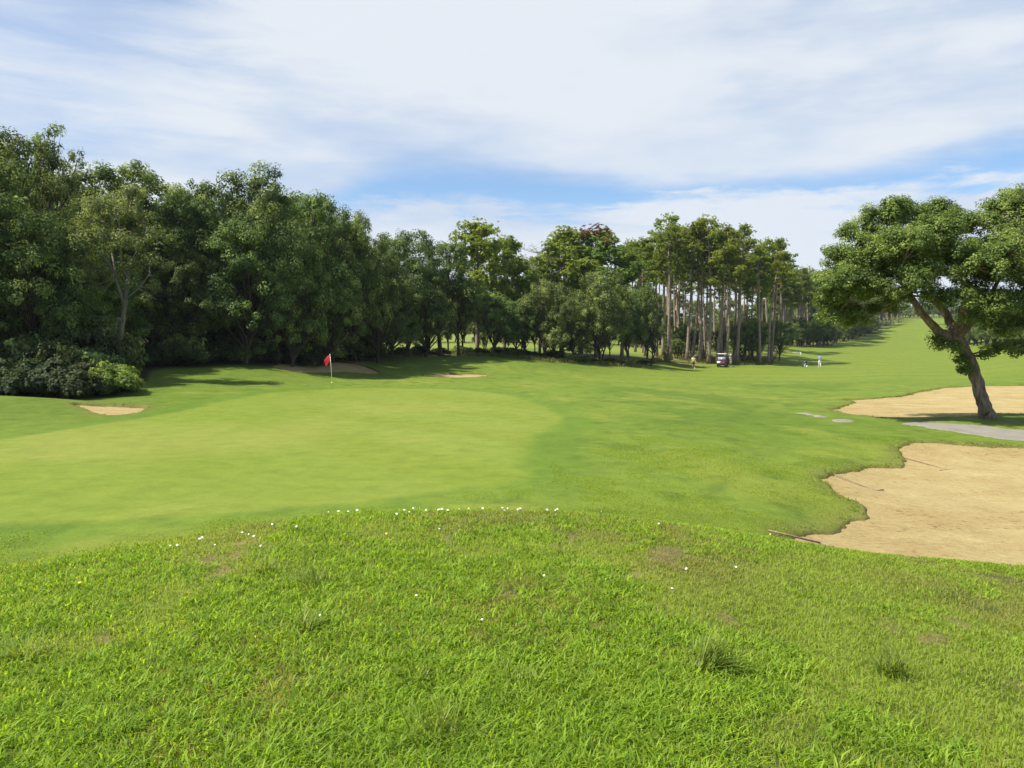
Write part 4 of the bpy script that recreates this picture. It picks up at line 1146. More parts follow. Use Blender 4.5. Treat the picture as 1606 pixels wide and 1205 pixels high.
limb_tree('oak_tree', 'leaning cork oak with a wide dark crown beside the sand bunker on the right', 'tree', 29.5,
    [[(1549,653,0,40),(1545,644,0,29),(1537,615,0,26),(1525,575,0,25),(1512,548,0,25),(1500,528,0,29)],
     [(1502,534,0,26),(1478,524,0,20),(1455,502,0,16),(1438,480,0,13),(1428,463,0,11),(1415,446,.2,8),(1395,425,.4,6),(1370,405,.5,4)],
     [(1500,528,0,22),(1488,500,.5,17),(1470,472,.8,13),(1455,445,1.0,9),(1445,410,1.1,7),(1440,370,1.2,5)],
     [(1500,528,0,22),(1520,510,-.3,16),(1538,490,-.6,12),(1555,460,-.8,9),(1575,420,-1,6),(1590,370,-1,5)],
     [(1502,525,0,18),(1508,495,-.8,12),(1512,460,-1.4,9),(1505,420,-1.6,7),(1490,380,-1.6,5)],
     [(1538,490,-.6,9),(1565,478,0,7),(1595,465,.6,5)], [(1438,480,0,9),(1425,470,-.7,7),(1395,452,-1.3,5),(1350,440,-1.5,4)],
     [(1488,500,.5,10),(1450,455,1.8,8),(1400,420,2.2,6),(1350,400,2.3,4)]],
    [(1322,410,0,38,34),(1312,446,.3,30,28),(1345,372,.3,38,32),(1378,345,.2,36,28),(1406,322,0,24,14),(1425,350,.6,42,32),(1470,345,.8,36,24),(1476,326,.4,24,13),(1440,385,-1.2,46,38),(1395,392,-1.2,46,38),
     (1355,420,-1.2,40,34),(1340,460,-.8,34,26),(1375,455,-1.4,36,26),(1305,478,.5,24,16),(1330,490,0,26,12),(1410,432,-1.5,36,24),(1445,425,-1.8,34,24),(1480,390,-1.6,40,34),(1500,355,-.4,32,30),(1508,408,-1.2,34,32),(1482,430,-1.6,30,24),
     (1465,405,1.6,50,44),(1400,405,1.9,54,40),(1350,420,1.6,40,34),(1410,470,-1.2,20,10),(1385,485,.5,30,10),(1530,430,-.8,34,30),(1545,475,-1.1,36,24),(1522,462,-1.4,26,22),
     (1560,390,-1.2,42,36),(1548,352,0,30,28),(1580,330,.3,42,32),(1600,306,.3,32,16),(1620,340,-.3,40,36),(1600,385,-1.2,44,40),(1585,430,-1.4,44,36),(1625,430,-.6,46,44),(1595,475,-1.2,42,28),(1560,505,-.6,26,16),(1600,515,-.8,34,22),(1640,490,0,40,36),
     (1308,500,.2,24,15),(1345,506,.2,20,10),(1296,470,.2,16,22),(1470,468,-2.0,26,18),(1500,470,-2.2,26,20),(1535,500,-1.8,24,18),(1560,480,-2.0,30,24),(1440,445,-2.2,28,18),(1330,445,-1.6,34,26),(1300,445,-.6,18,22),(1425,385,-2.2,44,34),(1470,360,-1.8,36,26),(1545,420,-2.2,40,34),(1590,400,-2.2,44,36),
     (1580,545,-.3,22,10),(1605,550,0,22,12),(1508,567,-.3,13,9),(1496,545,-.6,14,8),(1478,541,-.4,12,7),(1545,555,-.4,12,8),(1512,580,-.2,6,4),(1470,531,.2,10,7)],
    'cork', 'corkbark', 502, .075, 130, 92, .27, (1548, 29.5), None, 12, (.45, 1.02), .72)
# broken pale stub on the left limb
p0 = at(1548, 29.5)
# second oak standing off to the right, its crown entering the picture
plant_tree(OAK[2], 'oak_tree', 1740, 43, 270, 190, 'oak outside the right edge whose branches shade the far bunker', 'oaks at the right edge')

# ------------------------------------------------------------------ flagstick
M['red'] = simple('flag_cloth', (.62, .02, .035), .7)
M['yellow'] = simple('yellow_plastic', (.75, .62, .05), .5)
M['polew'] = simple('pole_paint', (.62, .60, .42), .4)
M['white'] = simple('white_paint', (.78, .78, .76), .5)
M['black'] = simple('black_plastic', (.02, .02, .022), .45)
M['rubber'] = simple('tyre_rubber', (.025, .025, .025), .85)
M['grey'] = simple('grey_metal', (.35, .35, .36), .35, .6)
p = hit(521, 612); p[2] = gz(p[0], p[1])
root = empty('flagstick', p, label='thin golf flagstick with a red flag and yellow ball, standing in the hole', cat='flagstick')
mb = MB(); mb.tube([(0, 0, -.05), (-.03, 0, 1.0), (-.10, 0, 2.02)], (.016, .014, .012), 8); mb.build('pole', M['polew'], root)
mb = MB(); mb.ball((-.012, 0, .42), .055, 12, 8); mb.build('ball_marker', M['yellow'], root)
mb = MB(); mb.tube([(-.10, 0, 2.0), (-.105, 0, 2.06)], .03, 8); mb.build('finial', M['white'], root)
# drooping flag, cloth folds
nu, nv = 14, 10; Vv = []
for i in range(nu):
    for j in range(nv):
        u = i / (nu - 1); v = j / (nv - 1)
        x = -.095 - u * .36 * (1 - .25 * v); z = 1.98 - v * .36 - u * u * .22 + .03 * math.sin(u * 6)
        y = .05 * math.sin(u * 7 + v * 2) * u
        Vv.append((x + .03 * v, y, z - .06 * u))
q = [(i * nv + j, (i + 1) * nv + j, (i + 1) * nv + j + 1, i * nv + j + 1) for i in range(nu - 1) for j in range(nv - 1)]
fo = link('flag', np_mesh('flag', Vv, [np.array(q)], [M['red']], True), root); sm = fo.modifiers.new('thick', 'SOLIDIFY'); sm.thickness = .004

# ------------------------------------------------------------------ people
M['skin'] = simple('skin', (.48, .28, .20), .6)
def skin_obj(name, verts, edges, radii, mat, parent, root_i=0, sub=1):
    me = bpy.data.meshes.new(name); me.from_pydata([tuple(v) for v in verts], edges, [])
    o = link(name, me, parent)
    s = o.modifiers.new('skin', 'SKIN'); s.use_smooth_shade = True
    sv = me.skin_vertices[0].data
    for i, r_ in enumerate(radii):
        sv[i].radius = (r_, r_) if np.isscalar(r_) else r_
        sv[i].use_root = (i == root_i)
    su = o.modifiers.new('sub', 'SUBSURF'); su.levels = sub; su.render_levels = sub
    me.materials.append(mat)
    return o
def person(px, py, d, face, label, shirt, bottoms, long_legs, headgear, hair, legs, arms, short_sleeve=True, sc=1.0):
    p = at(px, d); z = gz(p[0], p[1])
    root = empty('person', (p[0], p[1], z), face, label, 'person', scale=(sc, sc, sc))
    # joints, facing -Y; x to the figure's left
    V = [(0, 0, .95), (0, 0, 1.12), (0, -.01, 1.32), (0, 0, 1.46), (0, -.01, 1.55), (0, -.02, 1.64), (0, -.015, 1.72)]
    Rd = [(.16, .11), (.15, .10), (.175, .115), (.07, .07), (.055, .055), (.075, .092), (.06, .07)]
    E = [(0, 1), (1, 2), (2, 3), (3, 4), (4, 5), (5, 6)]
    def add(v, r_, pa):
        V.append(v); Rd.append(r_); E.append((pa, len(V) - 1)); return len(V) - 1
    add((0, -.125, 1.635), .016, 5)                       # nose
    for s in (-1, 1): add((s * .085, 0, 1.64), .018, 5)   # ears
    jl = {}
    for s, (kx, ky, ax, ay) in zip((-1, 1), legs):
        h = add((s * .095, 0, .88), .092, 0); k = add((s * .10 + kx, ky, .49), .062, h); a = add((s * .10 + ax, ay, .09), .042, k)
        add((s * .10 + ax + s * .02, ay - .16, .035), .036, a)
        jl[s] = (h, k, a)
    ja = {}
    for s, (ex, ey, ez, wx, wy, wz) in zip((-1, 1), arms):
        sh = add((s * .19, 0, 1.40), .062, 2); e = add((s * .19 + ex, ey, ez), .043, sh); w = add((s * .19 + wx, wy, wz), .03, e)
        dv = np.array(V[w]) - np.array(V[e]); dv /= np.linalg.norm(dv)
        pm = np.array(V[w]) + dv * .07; pa = add(tuple(pm), .034, w)
        side = np.cross(dv, (s, 0, 0)); side /= np.linalg.norm(side) + 1e-6
        for fi, (o_, l) in enumerate(((-.028, .07), (-.009, .085), (.01, .08), (.028, .06))):
            b = add(tuple(pm + side * o_ + dv * .045), .0105, pa)
            add(tuple(pm + side * o_ + dv * (.045 + l) + np.array([-s * .02, 0, 0])), .009, b)
        add(tuple(np.array(V[w]) + dv * .045 - side * .06), .011, w)
        ja[s] = (sh, e, w)
    skin_obj('body', V, E, Rd, M['skin'], root)
    # shirt
    v = [(0, 0, .93), V[1], V[2], (0, 0, 1.45)]; rr2 = [(.185, .135), (.172, .125), (.198, .138), (.078, .078)]; e2 = [(0, 1), (1, 2), (2, 3)]
    for s in (-1, 1):
        sh, e, w = ja[s]
        v.append(V[sh]); rr2.append(.078); e2.append((2, len(v) - 1))
        en = tuple(np.array(V[sh]) * .35 + np.array(V[e]) * .65)
        v.append(en); rr2.append(.066); e2.append((len(v) - 2, len(v) - 1))
    skin_obj('shirt', v, e2, rr2, shirt, root)
    v = [(0, 0, .98), (0, 0, .90)]; rr2 = [(.182, .13), (.18, .135)]; e2 = [(0, 1)]
    for s in (-1, 1):
        h, k, a = jl[s]
        v.append(V[h]); rr2.append(.108); e2.append((1, len(v) - 1))
        v.append(tuple(np.array(V[k]) + np.array([0, 0, .03]))); rr2.append(.088); e2.append((len(v) - 2, len(v) - 1))
        if long_legs: v.append(tuple(np.array(V[a]) + np.array([0, 0, .02]))); rr2.append(.066); e2.append((len(v) - 2, len(v) - 1))
    skin_obj('trousers' if long_legs else 'shorts', v, e2, rr2, bottoms, root)
    for s in (-1, 1):
        a = np.array(V[jl[s][2]]); mb = MB(); mb.ball(a + np.array([s * .015, -.075, -.045]), (.052, .15, .055), 10, 7); mb.build('shoe', M['white'], root)
    mb = MB(); mb.ball((0, .012, 1.672), (.092, .112, .10), 12, 8); mb.build('hair', hair, root)
    if headgear:
        mb = MB(); mb.ball((0, 0, 1.705), (.102, .12, .075), 12, 8); mb.box((0, -.14, 1.695), (.15, .12, .014)); mb.build('cap', headgear, root)
    return root
M['yshirt'] = simple('pale_yellow_cotton', (.88, .84, .42), .8)
M['dkcloth'] = simple('dark_cotton', (.03, .022, .02), .85)
M['lilac'] = simple('lilac_cotton', (.42, .30, .42), .8)
M['whitec'] = simple('white_cotton', (.74, .74, .72), .8)
M['bluec'] = simple('blue_cotton', (.20, .30, .62), .8)
M['hair'] = simple('dark_hair', (.05, .032, .02), .7)
M['hairg'] = simple('grey_hair', (.12, .10, .085), .7)
person(1087.5, 577, 107, .25, 'person in a pale yellow shirt and dark shorts walking alone on the fairway', M['yshirt'], M['dkcloth'], False, None, M['hair'],
       [(-.01, -.06, -.02, .12), (.01, .02, .0, -.12)], [(-.05, .08, 1.16, -.04, .05, .94), (.06, -.02, 1.16, .02, -.16, .98)])
person(1145.5, 575.5, 113.2, .5, 'person in a lilac shirt and white shorts standing beside the golf cart', M['lilac'], M['whitec'], False, M['whitec'], M['hairg'],
       [(0, -.02, -.02, 0), (0, -.02, .02, .02)], [(-.03, -.02, 1.15, .02, -.22, 1.05), (.05, .03, 1.16, .05, -.05, .92)])
person(1285.5, 574.5, 116, math.pi - .2, 'person in a blue shirt and white trousers walking away from the golf bag', M['bluec'], M['whitec'], True, None, M['hairg'],
       [(0, -.05, -.01, .10), (0, .0, .0, -.10)], [(-.05, .05, 1.15, -.03, .02, .92), (.06, -.04, 1.16, .05, -.14, .96)])

# ------------------------------------------------------------------ golf cart
M['maroon'] = simple('maroon_paint', (.07, .014, .022), .22, 0, .06, 5)
M['cream'] = simple('cream_roof', (.5, .48, .43), .5)
M['seat'] = simple('seat_vinyl', (.16, .14, .12), .6)
M['screen'] = simple('tinted_windscreen', (.26, .28, .32), .12, 0, .04, 3, 1.0)
M['lamp'] = simple('lamp_glass', (.35, .35, .35), .2)
p = at(1133, 113.6); z = gz(p[0], p[1])
c = empty('golf_cart', (p[0], p[1], z), -.42, 'maroon golf cart with a white roof parked on the fairway', 'golf cart')
mb = MB(); mb.prism([(-1.12, .30), (-1.15, .55), (-1.02, .78), (-.72, .90), (-.62, .88), (-.60, .40), (-.05, .36), (0, .62), (.55, .64), (1.08, .72), (1.18, .60), (1.18, .34), (.6, .26), (-.7, .24)], -.56, .56)
mb.build('body', M['maroon'], c, False, .03)
mb = MB(); mb.box((0, .22, .72), (1.06, .50, .14)); mb.build('seat', M['seat'], c, False, .04)
mb = MB(); mb.box((0, .50, .98), (1.06, .12, .40), Matrix.Rotation(-.15, 3, 'X')); mb.build('backrest', M['seat'], c, False, .04)
mb = MB(); mb.prism([(-.80, 1.80), (-.72, 1.86), (0, 1.90), (.85, 1.87), (.95, 1.80), (.9, 1.77), (-.76, 1.77)], -.60, .60); mb.build('roof', M['cream'], c, False, .02)
for sx in (-1, 1):
    mb = MB(); mb.tube([(sx * .53, -.70, .86), (sx * .53, -.58, 1.40), (sx * .53, -.52, 1.80)], .02, 6); mb.build('roof_post', M['black'], c)
    mb = MB(); mb.tube([(sx * .53, .66, .66), (sx * .53, .72, 1.30), (sx * .53, .70, 1.80)], .02, 6); mb.build('roof_post', M['black'], c)
    mb = MB(); mb.ball((sx * .38, -1.09, .64), (.06, .03, .035)); mb.build('headlight', M['lamp'], c)
    for y in (-.78, .78):
        t = MB(); t.tube([(sx * .42, y, .22), (sx * .44, y, .22), (sx * .59, y, .22), (sx * .61, y, .22)], (.20, .225, .225, .20), 20); w_ = t.build('wheel', M['rubber'], c)
        t = MB(); t.tube([(sx * .58, y, .22), (sx * .618, y, .22)], (.12, .11), 14); t.build('rim', M['grey'], w_)
mb = MB(); mb.box((0, -.655, 1.14), (1.04, .012, .52), Matrix.Rotation(-.2, 3, 'X')); mb.build('windscreen', M['screen'], c, False)
mb = MB(); a = np.linspace(0, 2 * math.pi, 17); mb.tube([(.27 + .16 * math.cos(q), -.38 + .06 * math.sin(q), 1.08 + .14 * math.sin(q)) for q in a], .014, 6, False); mb.tube([(.27, -.62, .88), (.27, -.38, 1.08)], .016, 6); mb.build('steering_wheel', M['black'], c)
mb = MB(); mb.box((0, -1.17, .42), (1.0, .07, .12)); mb.build('bumper', M['black'], c, False, .02)
for sx in (-.24, .24):
    t = MB(); t.tube([(sx, .98, .66), (sx, 1.02, 1.1), (sx, 1.05, 1.5)], (.13, .14, .13), 10)
    t.build('golf_bag', M['black'], c)

# ------------------------------------------------------------------ golf bag on trolley
M['bagd'] = simple('bag_nylon', (.03, .03, .035), .7)
M['brownc'] = simple('brown_headcover', (.18, .11, .06), .8)
p = at(1262, 113); z = gz(p[0], p[1])
b = empty('golf_trolley', (p[0], p[1], z), .2, 'black and white golf bag leaning on a two-wheeled pull trolley', 'golf trolley')
mb = MB(); mb.tube([(-.34, 0, .14), (-.31, 0, .22), (.20, 0, .86), (.25, 0, .92)], (.14, .17, .17, .16), 12); mb.build('bag', M['bagd'], b)
mb = MB(); mb.tube([(-.20, -.13, .24), (.02, -.14, .52)], (.07, .06), 8); mb.build('bag_pocket', M['whitec'], b)
for i in range(6):
    a = i * 1.05; mb = MB(); q = np.array([.25 + .08 * math.cos(a) * .7, .09 * math.sin(a), .92 - .06 * math.cos(a)])
    e = q + np.array([.16, .0, .20]) * (.8 + .1 * i); mb.tube([q, e], .012, 5); mb.ball(e + np.array([.03, 0, .0]), (.06, .04, .045)); mb.build('golf_club', M['brownc'] if i % 2 else M['black'], b)
mb = MB(); mb.tube([(-.36, 0, .10), (.0, 0, .35), (.30, 0, .70), (.55, 0, .78)], .018, 6); mb.tube([(.0, 0, .35), (.18, -.28, .15)], .014, 6); mb.tube([(.0, 0, .35), (.18, .28, .15)], .014, 6); mb.build('trolley_frame', M['grey'], b)
for s in (-1, 1):
    mb = MB(); mb.tube([(.18, s * .27, .15), (.18, s * .32, .15)], .15, 16); mb.build('wheel', M['white'], b)

# low white rail on the fairway
p = at(1255.5, 150); z = gz(p[0], p[1])
b = empty('low_rail', (p[0], p[1], z), 0, 'low white rail with one post at the edge of the fairway by the pines', 'rail')
mb = MB(); mb.box((0, 0, .26), (.16, .16, .62)); mb.build('post', M['white'], b, False, .01)
mb = MB(); mb.box((-.78, 0, .52), (1.38, .08, .09)); mb.build('bar', M['white'], b, False, .01)

# ------------------------------------------------------------------ bunker rakes
M['wood'] = simple('rake_wood', (.26, .18, .105), .7, 0, .25, 20)
M['woodd'] = simple('rake_head_wood', (.22, .16, .09), .7, 0, .25, 20)
def rake(pa, pb, label, sink=.03):
    a = hit(*pa); bq = hit(*pb)
    s_ = BUNK['near']
    def top(q): return float(base_z(np.array([q[0]]), np.array([q[1]]))[0]) - .12
    a[2] = top(a) + .07; bq[2] = max(top(bq) + .12, gz(bq[0], bq[1]) + .03)
    root = empty('bunker_rake', a, label=label, cat='rake', group='rakes in the near bunker')
    v = bq - a; L = np.linalg.norm(v); d = v / L
    mb = MB(); mb.tube([(0, 0, 0), tuple(v * .5 + np.array([0, 0, .01])), tuple(v)], .013, 8); mb.build('handle', M['wood'], root)
    sd = np.cross(d, (0, 0, 1)); sd /= np.linalg.norm(sd)
    mb = MB(); mb.tube([tuple(-sd * .27), tuple(sd * .27)], .02, 6)
    for i in range(9):
        q = -sd * .25 + sd * .0625 * i; mb.tube([tuple(q), tuple(q + np.array([0, 0, -.045]))], .008, 5)
    mb.build('rake_head', M['woodd'], root)
rake((1372, 767), (1308, 745), 'bunker rake lying near the notched grass edge, its head in the sand')
rake((1486, 734), (1418, 718), 'bunker rake lying farthest into the sand, under the grassy point')
def rake_edge():
    a = hit(1288, 852, 9.5); b_ = hit(1205, 839, 9.5)
    for q in (a, b_):
        q[2] = max(gz(q[0], q[1]), float(base_z(q[:1], q[1:2])[0]) - .05) + .045
    root = empty('bunker_rake', a, label='bunker rake lying along the left tip of the sand by the knoll', cat='rake', group='rakes in the near bunker')
    v = b_ - a; mb = MB(); mb.tube([(0, 0, 0), tuple(v * .5), tuple(v)], .015, 8); mb.build('handle', M['wood'], root)
    d = v / np.linalg.norm(v); sd = np.cross(d, (0, 0, 1)); mb = MB(); mb.tube([tuple(-sd * .27), tuple(sd * .27)], .026, 6)
    for i in range(9):
        q = -sd * .25 + sd * .0625 * i; mb.tube([tuple(q), tuple(q + np.array([0, 0, -.07]))], .01, 5)
    mb.build('rake_head', M['woodd'], root)
rake_edge()

# ------------------------------------------------------------------ daisies, dandelions and tufts on the knoll
M['petal'] = simple('white_petal', (.80, .78, .78), .6, 0, .05)
M['gold'] = simple('yellow_floret', (.78, .55, .02), .7, 0, .1)
M['stem'] = simple('green_stem', (.10, .16, .03), .6)
def flower_meshes(pm, n, rr_, nm):
    Vv = []; q = []
    for i in range(n):
        a = 2 * math.pi * i / n; ca, sa = math.cos(a), math.sin(a); w_ = rr_ * math.pi / n * .95
        b0 = len(Vv)
        for (u, ww, z) in ((.2, .3, 0), (.65, 1, .12), (1, .45, .05)):
            for s in (-1, 1): Vv.append((ca * u * rr_ - sa * s * ww * w_, sa * u * rr_ + ca * s * ww * w_, z * rr_ + .0006 * (i % 2)))
        q += [(b0, b0 + 1, b0 + 3, b0 + 2), (b0 + 2, b0 + 3, b0 + 5, b0 + 4)]
    return np_mesh(nm, Vv, [np.array(q)], [pm])
pet = flower_meshes(M['petal'], 14, .013, 'petals'); 
mb = MB(); mb.ball((0, 0, .001), (.0045, .0045, .003), 8, 6); eye = mb.mesh('eye', M['gold'])
mb = MB(); mb.tube([(0, 0, -.06), (.004, 0, -.03), (0, 0, 0)], .0012, 5); stemm = mb.mesh('stem', M['stem'])
dand = flower_meshes(M['gold'], 20, .014, 'petals')
fr = random.Random(3)
def flower(px, py, label, group, kind='daisy', s=1.0):
    p = hit(px, py + 2); z = gz(p[0], p[1])
    o = empty(kind, (p[0], p[1], z + .045), label=label, cat='flower', group=group, scale=(s * .55, s * .55, s * .55), rot=(fr.uniform(.3, .9), fr.uniform(-.3, .3), fr.uniform(-.5, .5)))
    link('petals', pet if kind == 'daisy' else dand, o); link('stem', stemm, o)
    if kind == 'daisy': link('eye', eye, o)
for px, py in [(515,806),(531,808),(546,808),(560,806),(622,812),(634,806),(642,809),(648,803),(668,806),(688,805),(693,804),(702,806),(720,801),(735,801),(757,803),(788,802),(791,806),(796,803),(812,805),(816,803),(858,805),(871,806),(874,804)]:
    flower(px, py, 'white daisy in the row along the crest of the knoll', 'daisies on the crest', s=fr.uniform(1.0, 1.7))
for px, py in [(267,863),(278,862),(313,852),(317,850),(337,862),(380,842),(390,845),(398,848),(409,864),(427,829),(465,833)]:
    flower(px, py, 'white daisy on the left shoulder of the knoll', 'daisies on the left shoulder', s=fr.uniform(.9, 1.4))
for px, py, l in [(853,912,'lone daisy high in the middle of the knoll'), (1054,932,'pinkish daisy alone on the right half of the knoll'), (653,944,'lone daisy left of the middle of the knoll'), (756,982,'nearest white daisy, alone in the middle of the lawn'),
                  (502,975,'lone daisy beside a grass tuft on the left'), (1154,897,'tiny daisy alone on the right shoulder of the knoll'), (1076,900,'small daisy alone between the crest and the pinkish daisy'), (689,836,'daisy just below the crest row'), (943,805,'small daisy at the right end of the crest'), (1033,827,'outermost daisy right of the crest row')]:
    flower(px, py, l, 'single daisies', s=fr.uniform(.9, 1.3))
for px, py, l in [(606,844,'yellow dandelion below the crest of the knoll'), (125,923,'yellow dandelion on the left flank of the knoll'), (1208,843,'yellow dandelion by the rake at the bunker tip')]:
    flower(px, py, l, 'dandelions', 'dandelion', 1.1)

def tuft(px, py, n, L, spread, label, mat='tuft', az0=None, rv=.5):
    p = hit(px, py); z = gz(p[0], p[1])
    X = g.normal(0, .03 * spread, n); Y = g.normal(0, .03 * spread, n)
    az = g.uniform(0, 6.28, n) if az0 is None else az0 + g.normal(0, .75, n)
    # three-piece arching blades
    Ls = L * g.uniform(.45, 1.1, n); le = g.uniform(.25, .95, n)
    Vv = []; q = []; t = []; rn = []
    for i in range(n):
        d = np.array([math.cos(az[i]), math.sin(az[i]), 0]); s = np.array([-d[1], d[0], 0]) * .0036
        b0 = len(Vv); o = np.array([X[i], Y[i], -.01])
        for j, u in enumerate((0, .35, .7)):
            c = o + d * Ls[i] * (le[i] * u * (.5 + .5 * u)) + np.array([0, 0, Ls[i] * (u * (1 - .28 * le[i] * u * 1.6)) * (1.02 - .55 * le[i])])
            w_ = (1, .95, .7)[j]; Vv += [c - s * w_, c + s * w_]
        c = o + d * Ls[i] * le[i] + np.array([0, 0, Ls[i] * (1 - .45 * le[i]) * (1.0 - .6 * le[i])]); Vv.append(c)
        q += [(b0, b0 + 1, b0 + 3, b0 + 2), (b0 + 2, b0 + 3, b0 + 5, b0 + 4)]; t.append((b0 + 4, b0 + 5, b0 + 6))
    r1 = np.clip(g.normal(rv, .25, n), 0, 1)
    me = np_mesh('grass_tuft', Vv, [np.array(q), np.array(t)], [M[mat]], False, None, None, {'rnd': np.concatenate([np.repeat(r1, 2), r1])})
    o = link('grass_tuft', me); o.location = (p[0], p[1], z)
    tag(o, label, 'grass tuft', 'coarse tufts on the knoll')
tuft(1100, 1052, 150, .34, 1.6, 'long-bladed dark tuft fanning out to the right of the lawn', az0=.3, rv=.4)
tuft(1400, 1060, 130, .24, 1.2, 'dark dense tuft at the lower right', rv=.3)
tuft(482, 990, 70, .26, 1, 'upright tuft left of the middle of the lawn', rv=.6)
tuft(500, 920, 90, .26, 1.6, 'sprawling tuft high on the left half of the knoll', az0=2.8, rv=.55)
tuft(412, 898, 60, .28, 1.3, 'thin pale tuft near the left crest', rv=.75)
tuft(48, 1030, 90, .24, 1.6, 'silvery tuft at the left edge of the lawn', rv=.85)
tuft(690, 1160, 110, .28, 1.8, 'big loose tuft at the lower middle of the lawn', rv=.5)
tuft(655, 1070, 60, .18, 1.4, 'small dark tuft in the middle of the lawn', rv=.3)
tuft(820, 1075, 50, .2, 1.4, 'loose tuft right of the middle of the lawn', rv=.5)
tuft(885, 870, 26, .28, 1.2, 'few long pale blades just below the crest', az0=2.6, rv=.9)

# ------------------------------------------------------------------ light and sky
SUN_EL = R(56)
hx, hy = 0.95, 0.30            # way the light travels over the ground
hn = math.hypot(hx, hy); hx /= hn; hy /= hn
sd = bpy.data.lights.new('sun', 'SUN'); sd.energy = 5.0; sd.angle = R(.53); sd.color = (1.0, .955, .86)
so = bpy.data.objects.new('sun', sd); COL.objects.link(so)
dirv = Vector((hx * math.cos(SUN_EL), hy * math.cos(SUN_EL), -math.sin(SUN_EL)))
so.rotation_euler = dirv.to_track_quat('-Z', 'Y').to_euler(); so.location = (-40, 20, 60)

wd = bpy.data.worlds.new('World'); SC.world = wd; wd.use_nodes = True
nt = wd.node_tree; nt.nodes.clear()
out = nt.nodes.new('ShaderNodeOutputWorld'); bg = nt.nodes.new('ShaderNodeBackground'); nt.links.new(bg.outputs[0], out.inputs[0])
bg.inputs[1].default_value = .082
sky = nt.nodes.new('ShaderNodeTexSky'); sky.sky_type = 'NISHITA'; sky.sun_disc = False
sky.sun_elevation = SUN_EL; sky.sun_rotation = math.atan2(-hx, -hy) % (2 * math.pi)
sky.air_density = 1.0; sky.dust_density = .4; sky.ozone_density = 1.6
tc = N(nt, 'ShaderNodeTexCoord'); sp = N(nt, 'ShaderNodeSeparateXYZ'); nt.links.new(tc.outputs['Generated'], sp.inputs[0])
zc, xc, yc = sp.outputs[2], sp.outputs[0], sp.outputs[1]
def dnoise(sx, sy, sz, off, detail=6., rough=.55, dist=0.):
    mp = N(nt, 'ShaderNodeMapping'); mp.inputs['Scale'].default_value = (sx, sy, sz); mp.inputs['Location'].default_value = off
    nt.links.new(tc.outputs['Generated'], mp.inputs[0])
    nz = N(nt, 'ShaderNodeTexNoise', i_Scale=1.0, i_Detail=detail, i_Roughness=rough, i_Distortion=dist)
    nt.links.new(mp.outputs[0], nz.inputs['Vector']); return nz.outputs[0]
def smap(v, a, b, lo=0., hi=1.):
    n = N(nt, 'ShaderNodeMapRange', interpolation_type='SMOOTHSTEP'); nt.links.new(v, n.inputs[0])
    n.inputs[1].default_value = a; n.inputs[2].default_value = b; n.inputs[3].default_value = lo; n.inputs[4].default_value = hi
    return n.outputs[0]
nA = dnoise(2.2, 2.2, 7, (3.1, 0, 1.7)); nB = dnoise(5, 5, 30, (1.3, 4, .2), 7., .6, .4); nD = dnoise(11, 11, 46, (5.5, 1, 2.2), 8., .62, .5); nC = dnoise(1.6, 1.6, 6, (7.7, 2.2, 4.0), 5.)
# high cloud deck with a ragged lower edge
ze = math_n(nt, 'ADD', zc, math_n(nt, 'MULTIPLY_ADD', nA, .10, -.05))
ze = math_n(nt, 'ADD', ze, math_n(nt, 'MULTIPLY_ADD', nB, .05, -.025))
ze = math_n(nt, 'ADD', ze, math_n(nt, 'MULTIPLY', smap(xc, -.12, -.32), .10))
ze = math_n(nt, 'ADD', ze, math_n(nt, 'MULTIPLY', smap(xc, .10, .45), .012))
deck = smap(ze, .188, .235)
deck = math_n(nt, 'MULTIPLY', deck, smap(nC, .30, .56, .55, 1.))
deck = math_n(nt, 'MULTIPLY', deck, smap(zc, .38, .65, 1., .55))
vd = N(nt, 'ShaderNodeVectorMath', operation='DISTANCE'); nt.links.new(tc.outputs['Generated'], vd.inputs[0]); vd.inputs[1].default_value = (-.44, .83, .36)
hole = math_n(nt, 'ADD', vd.outputs['Value'], math_n(nt, 'MULTIPLY_ADD', nB, .30, -.15))
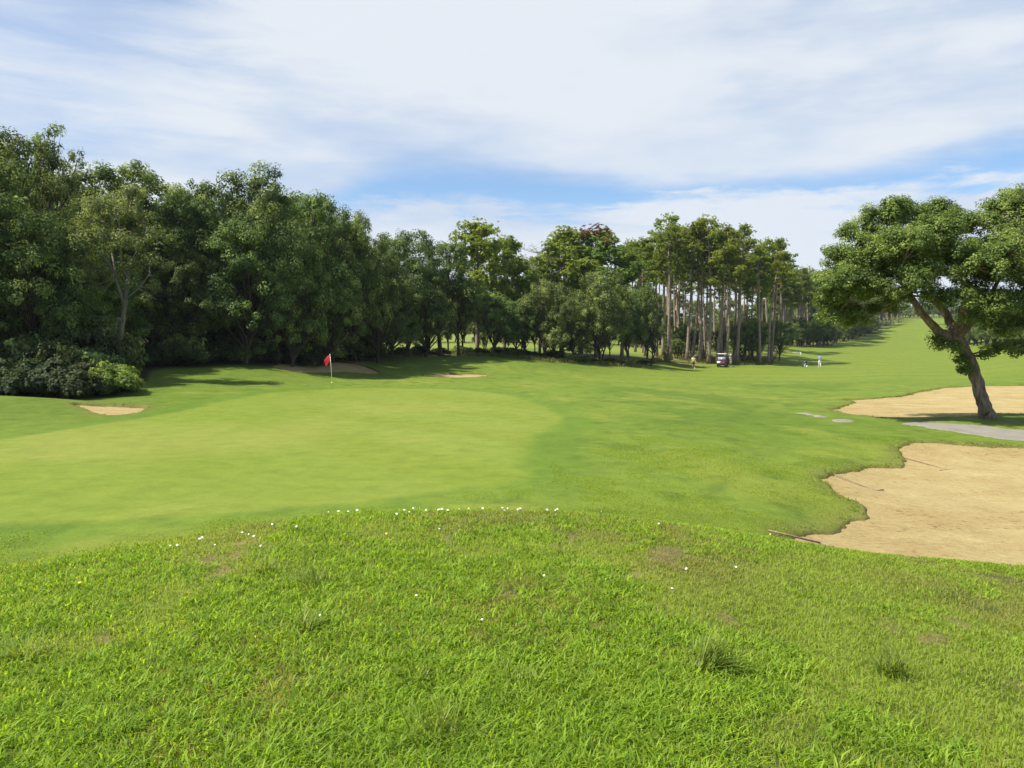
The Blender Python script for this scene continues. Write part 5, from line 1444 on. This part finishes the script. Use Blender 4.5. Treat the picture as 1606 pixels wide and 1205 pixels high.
deck = math_n(nt, 'MULTIPLY', deck, smap(hole, .0, .20, .35, 1.))
# low streaks under the blue band
zl = math_n(nt, 'SUBTRACT', smap(zc, .21, .10), math_n(nt, 'MULTIPLY_ADD', math_n(nt, 'MULTIPLY_ADD', nD, .42, math_n(nt, 'MULTIPLY', nB, .62)), -2.3, 1.17))
low = math_n(nt, 'MULTIPLY', smap(zl, .12, .55), .95)
amt = math_n(nt, 'MAXIMUM', deck, low)
amt = math_n(nt, 'MULTIPLY', amt, smap(yc, -.6, .3, .45, 1.), None, True)
cc = mixc(nt, (4.5, 5.2, 6.3), (5.75, 6.15, 6.65), smap(math_n(nt, 'ADD', math_n(nt, 'ADD', nA, math_n(nt, 'MULTIPLY_ADD', nB, .45, -.225)), math_n(nt, 'MULTIPLY', math_n(nt, 'SUBTRACT', nC, .5), 1.0)), .36, .60))
blue = mixc(nt, sky.outputs[0], (.92, 1.06, 1.20), 1.0, 'MULTIPLY')
fin = mixc(nt, blue, cc, amt)
nt.links.new(fin, bg.inputs[0])

vs = SC.view_settings; vs.view_transform = 'Standard'; vs.look = 'None'; vs.gamma = 1.0; vs.use_curve_mapping = False; vs.exposure = .75
SC.display_settings.display_device = 'sRGB'
cy = SC.cycles
cy.max_bounces = 6; cy.diffuse_bounces = 3; cy.glossy_bounces = 2; cy.transmission_bounces = 4; cy.transparent_max_bounces = 6; cy.volume_bounces = 0

HAZE = 0.00012
if HAZE:
    mb = MB(); mb.box((0, 0, 40), (2300, 2300, 120)); 
    hm, hnt, hout = nmat('haze_air'); pv = N(hnt, 'ShaderNodeVolumePrincipled'); hnt.links.new(pv.outputs[0], hout.inputs['Volume'])
    pv.inputs['Color'].default_value = (.80, .87, 1.0, 1); pv.inputs['Density'].default_value = HAZE; pv.inputs['Anisotropy'].default_value = .2
    ho = mb.build('haze', hm, None, False); tag(ho, 'thin bluish summer air over the course', 'haze', kind='stuff')
cy.use_adaptive_sampling = True; cy.adaptive_threshold = .015
cy.use_denoising = True
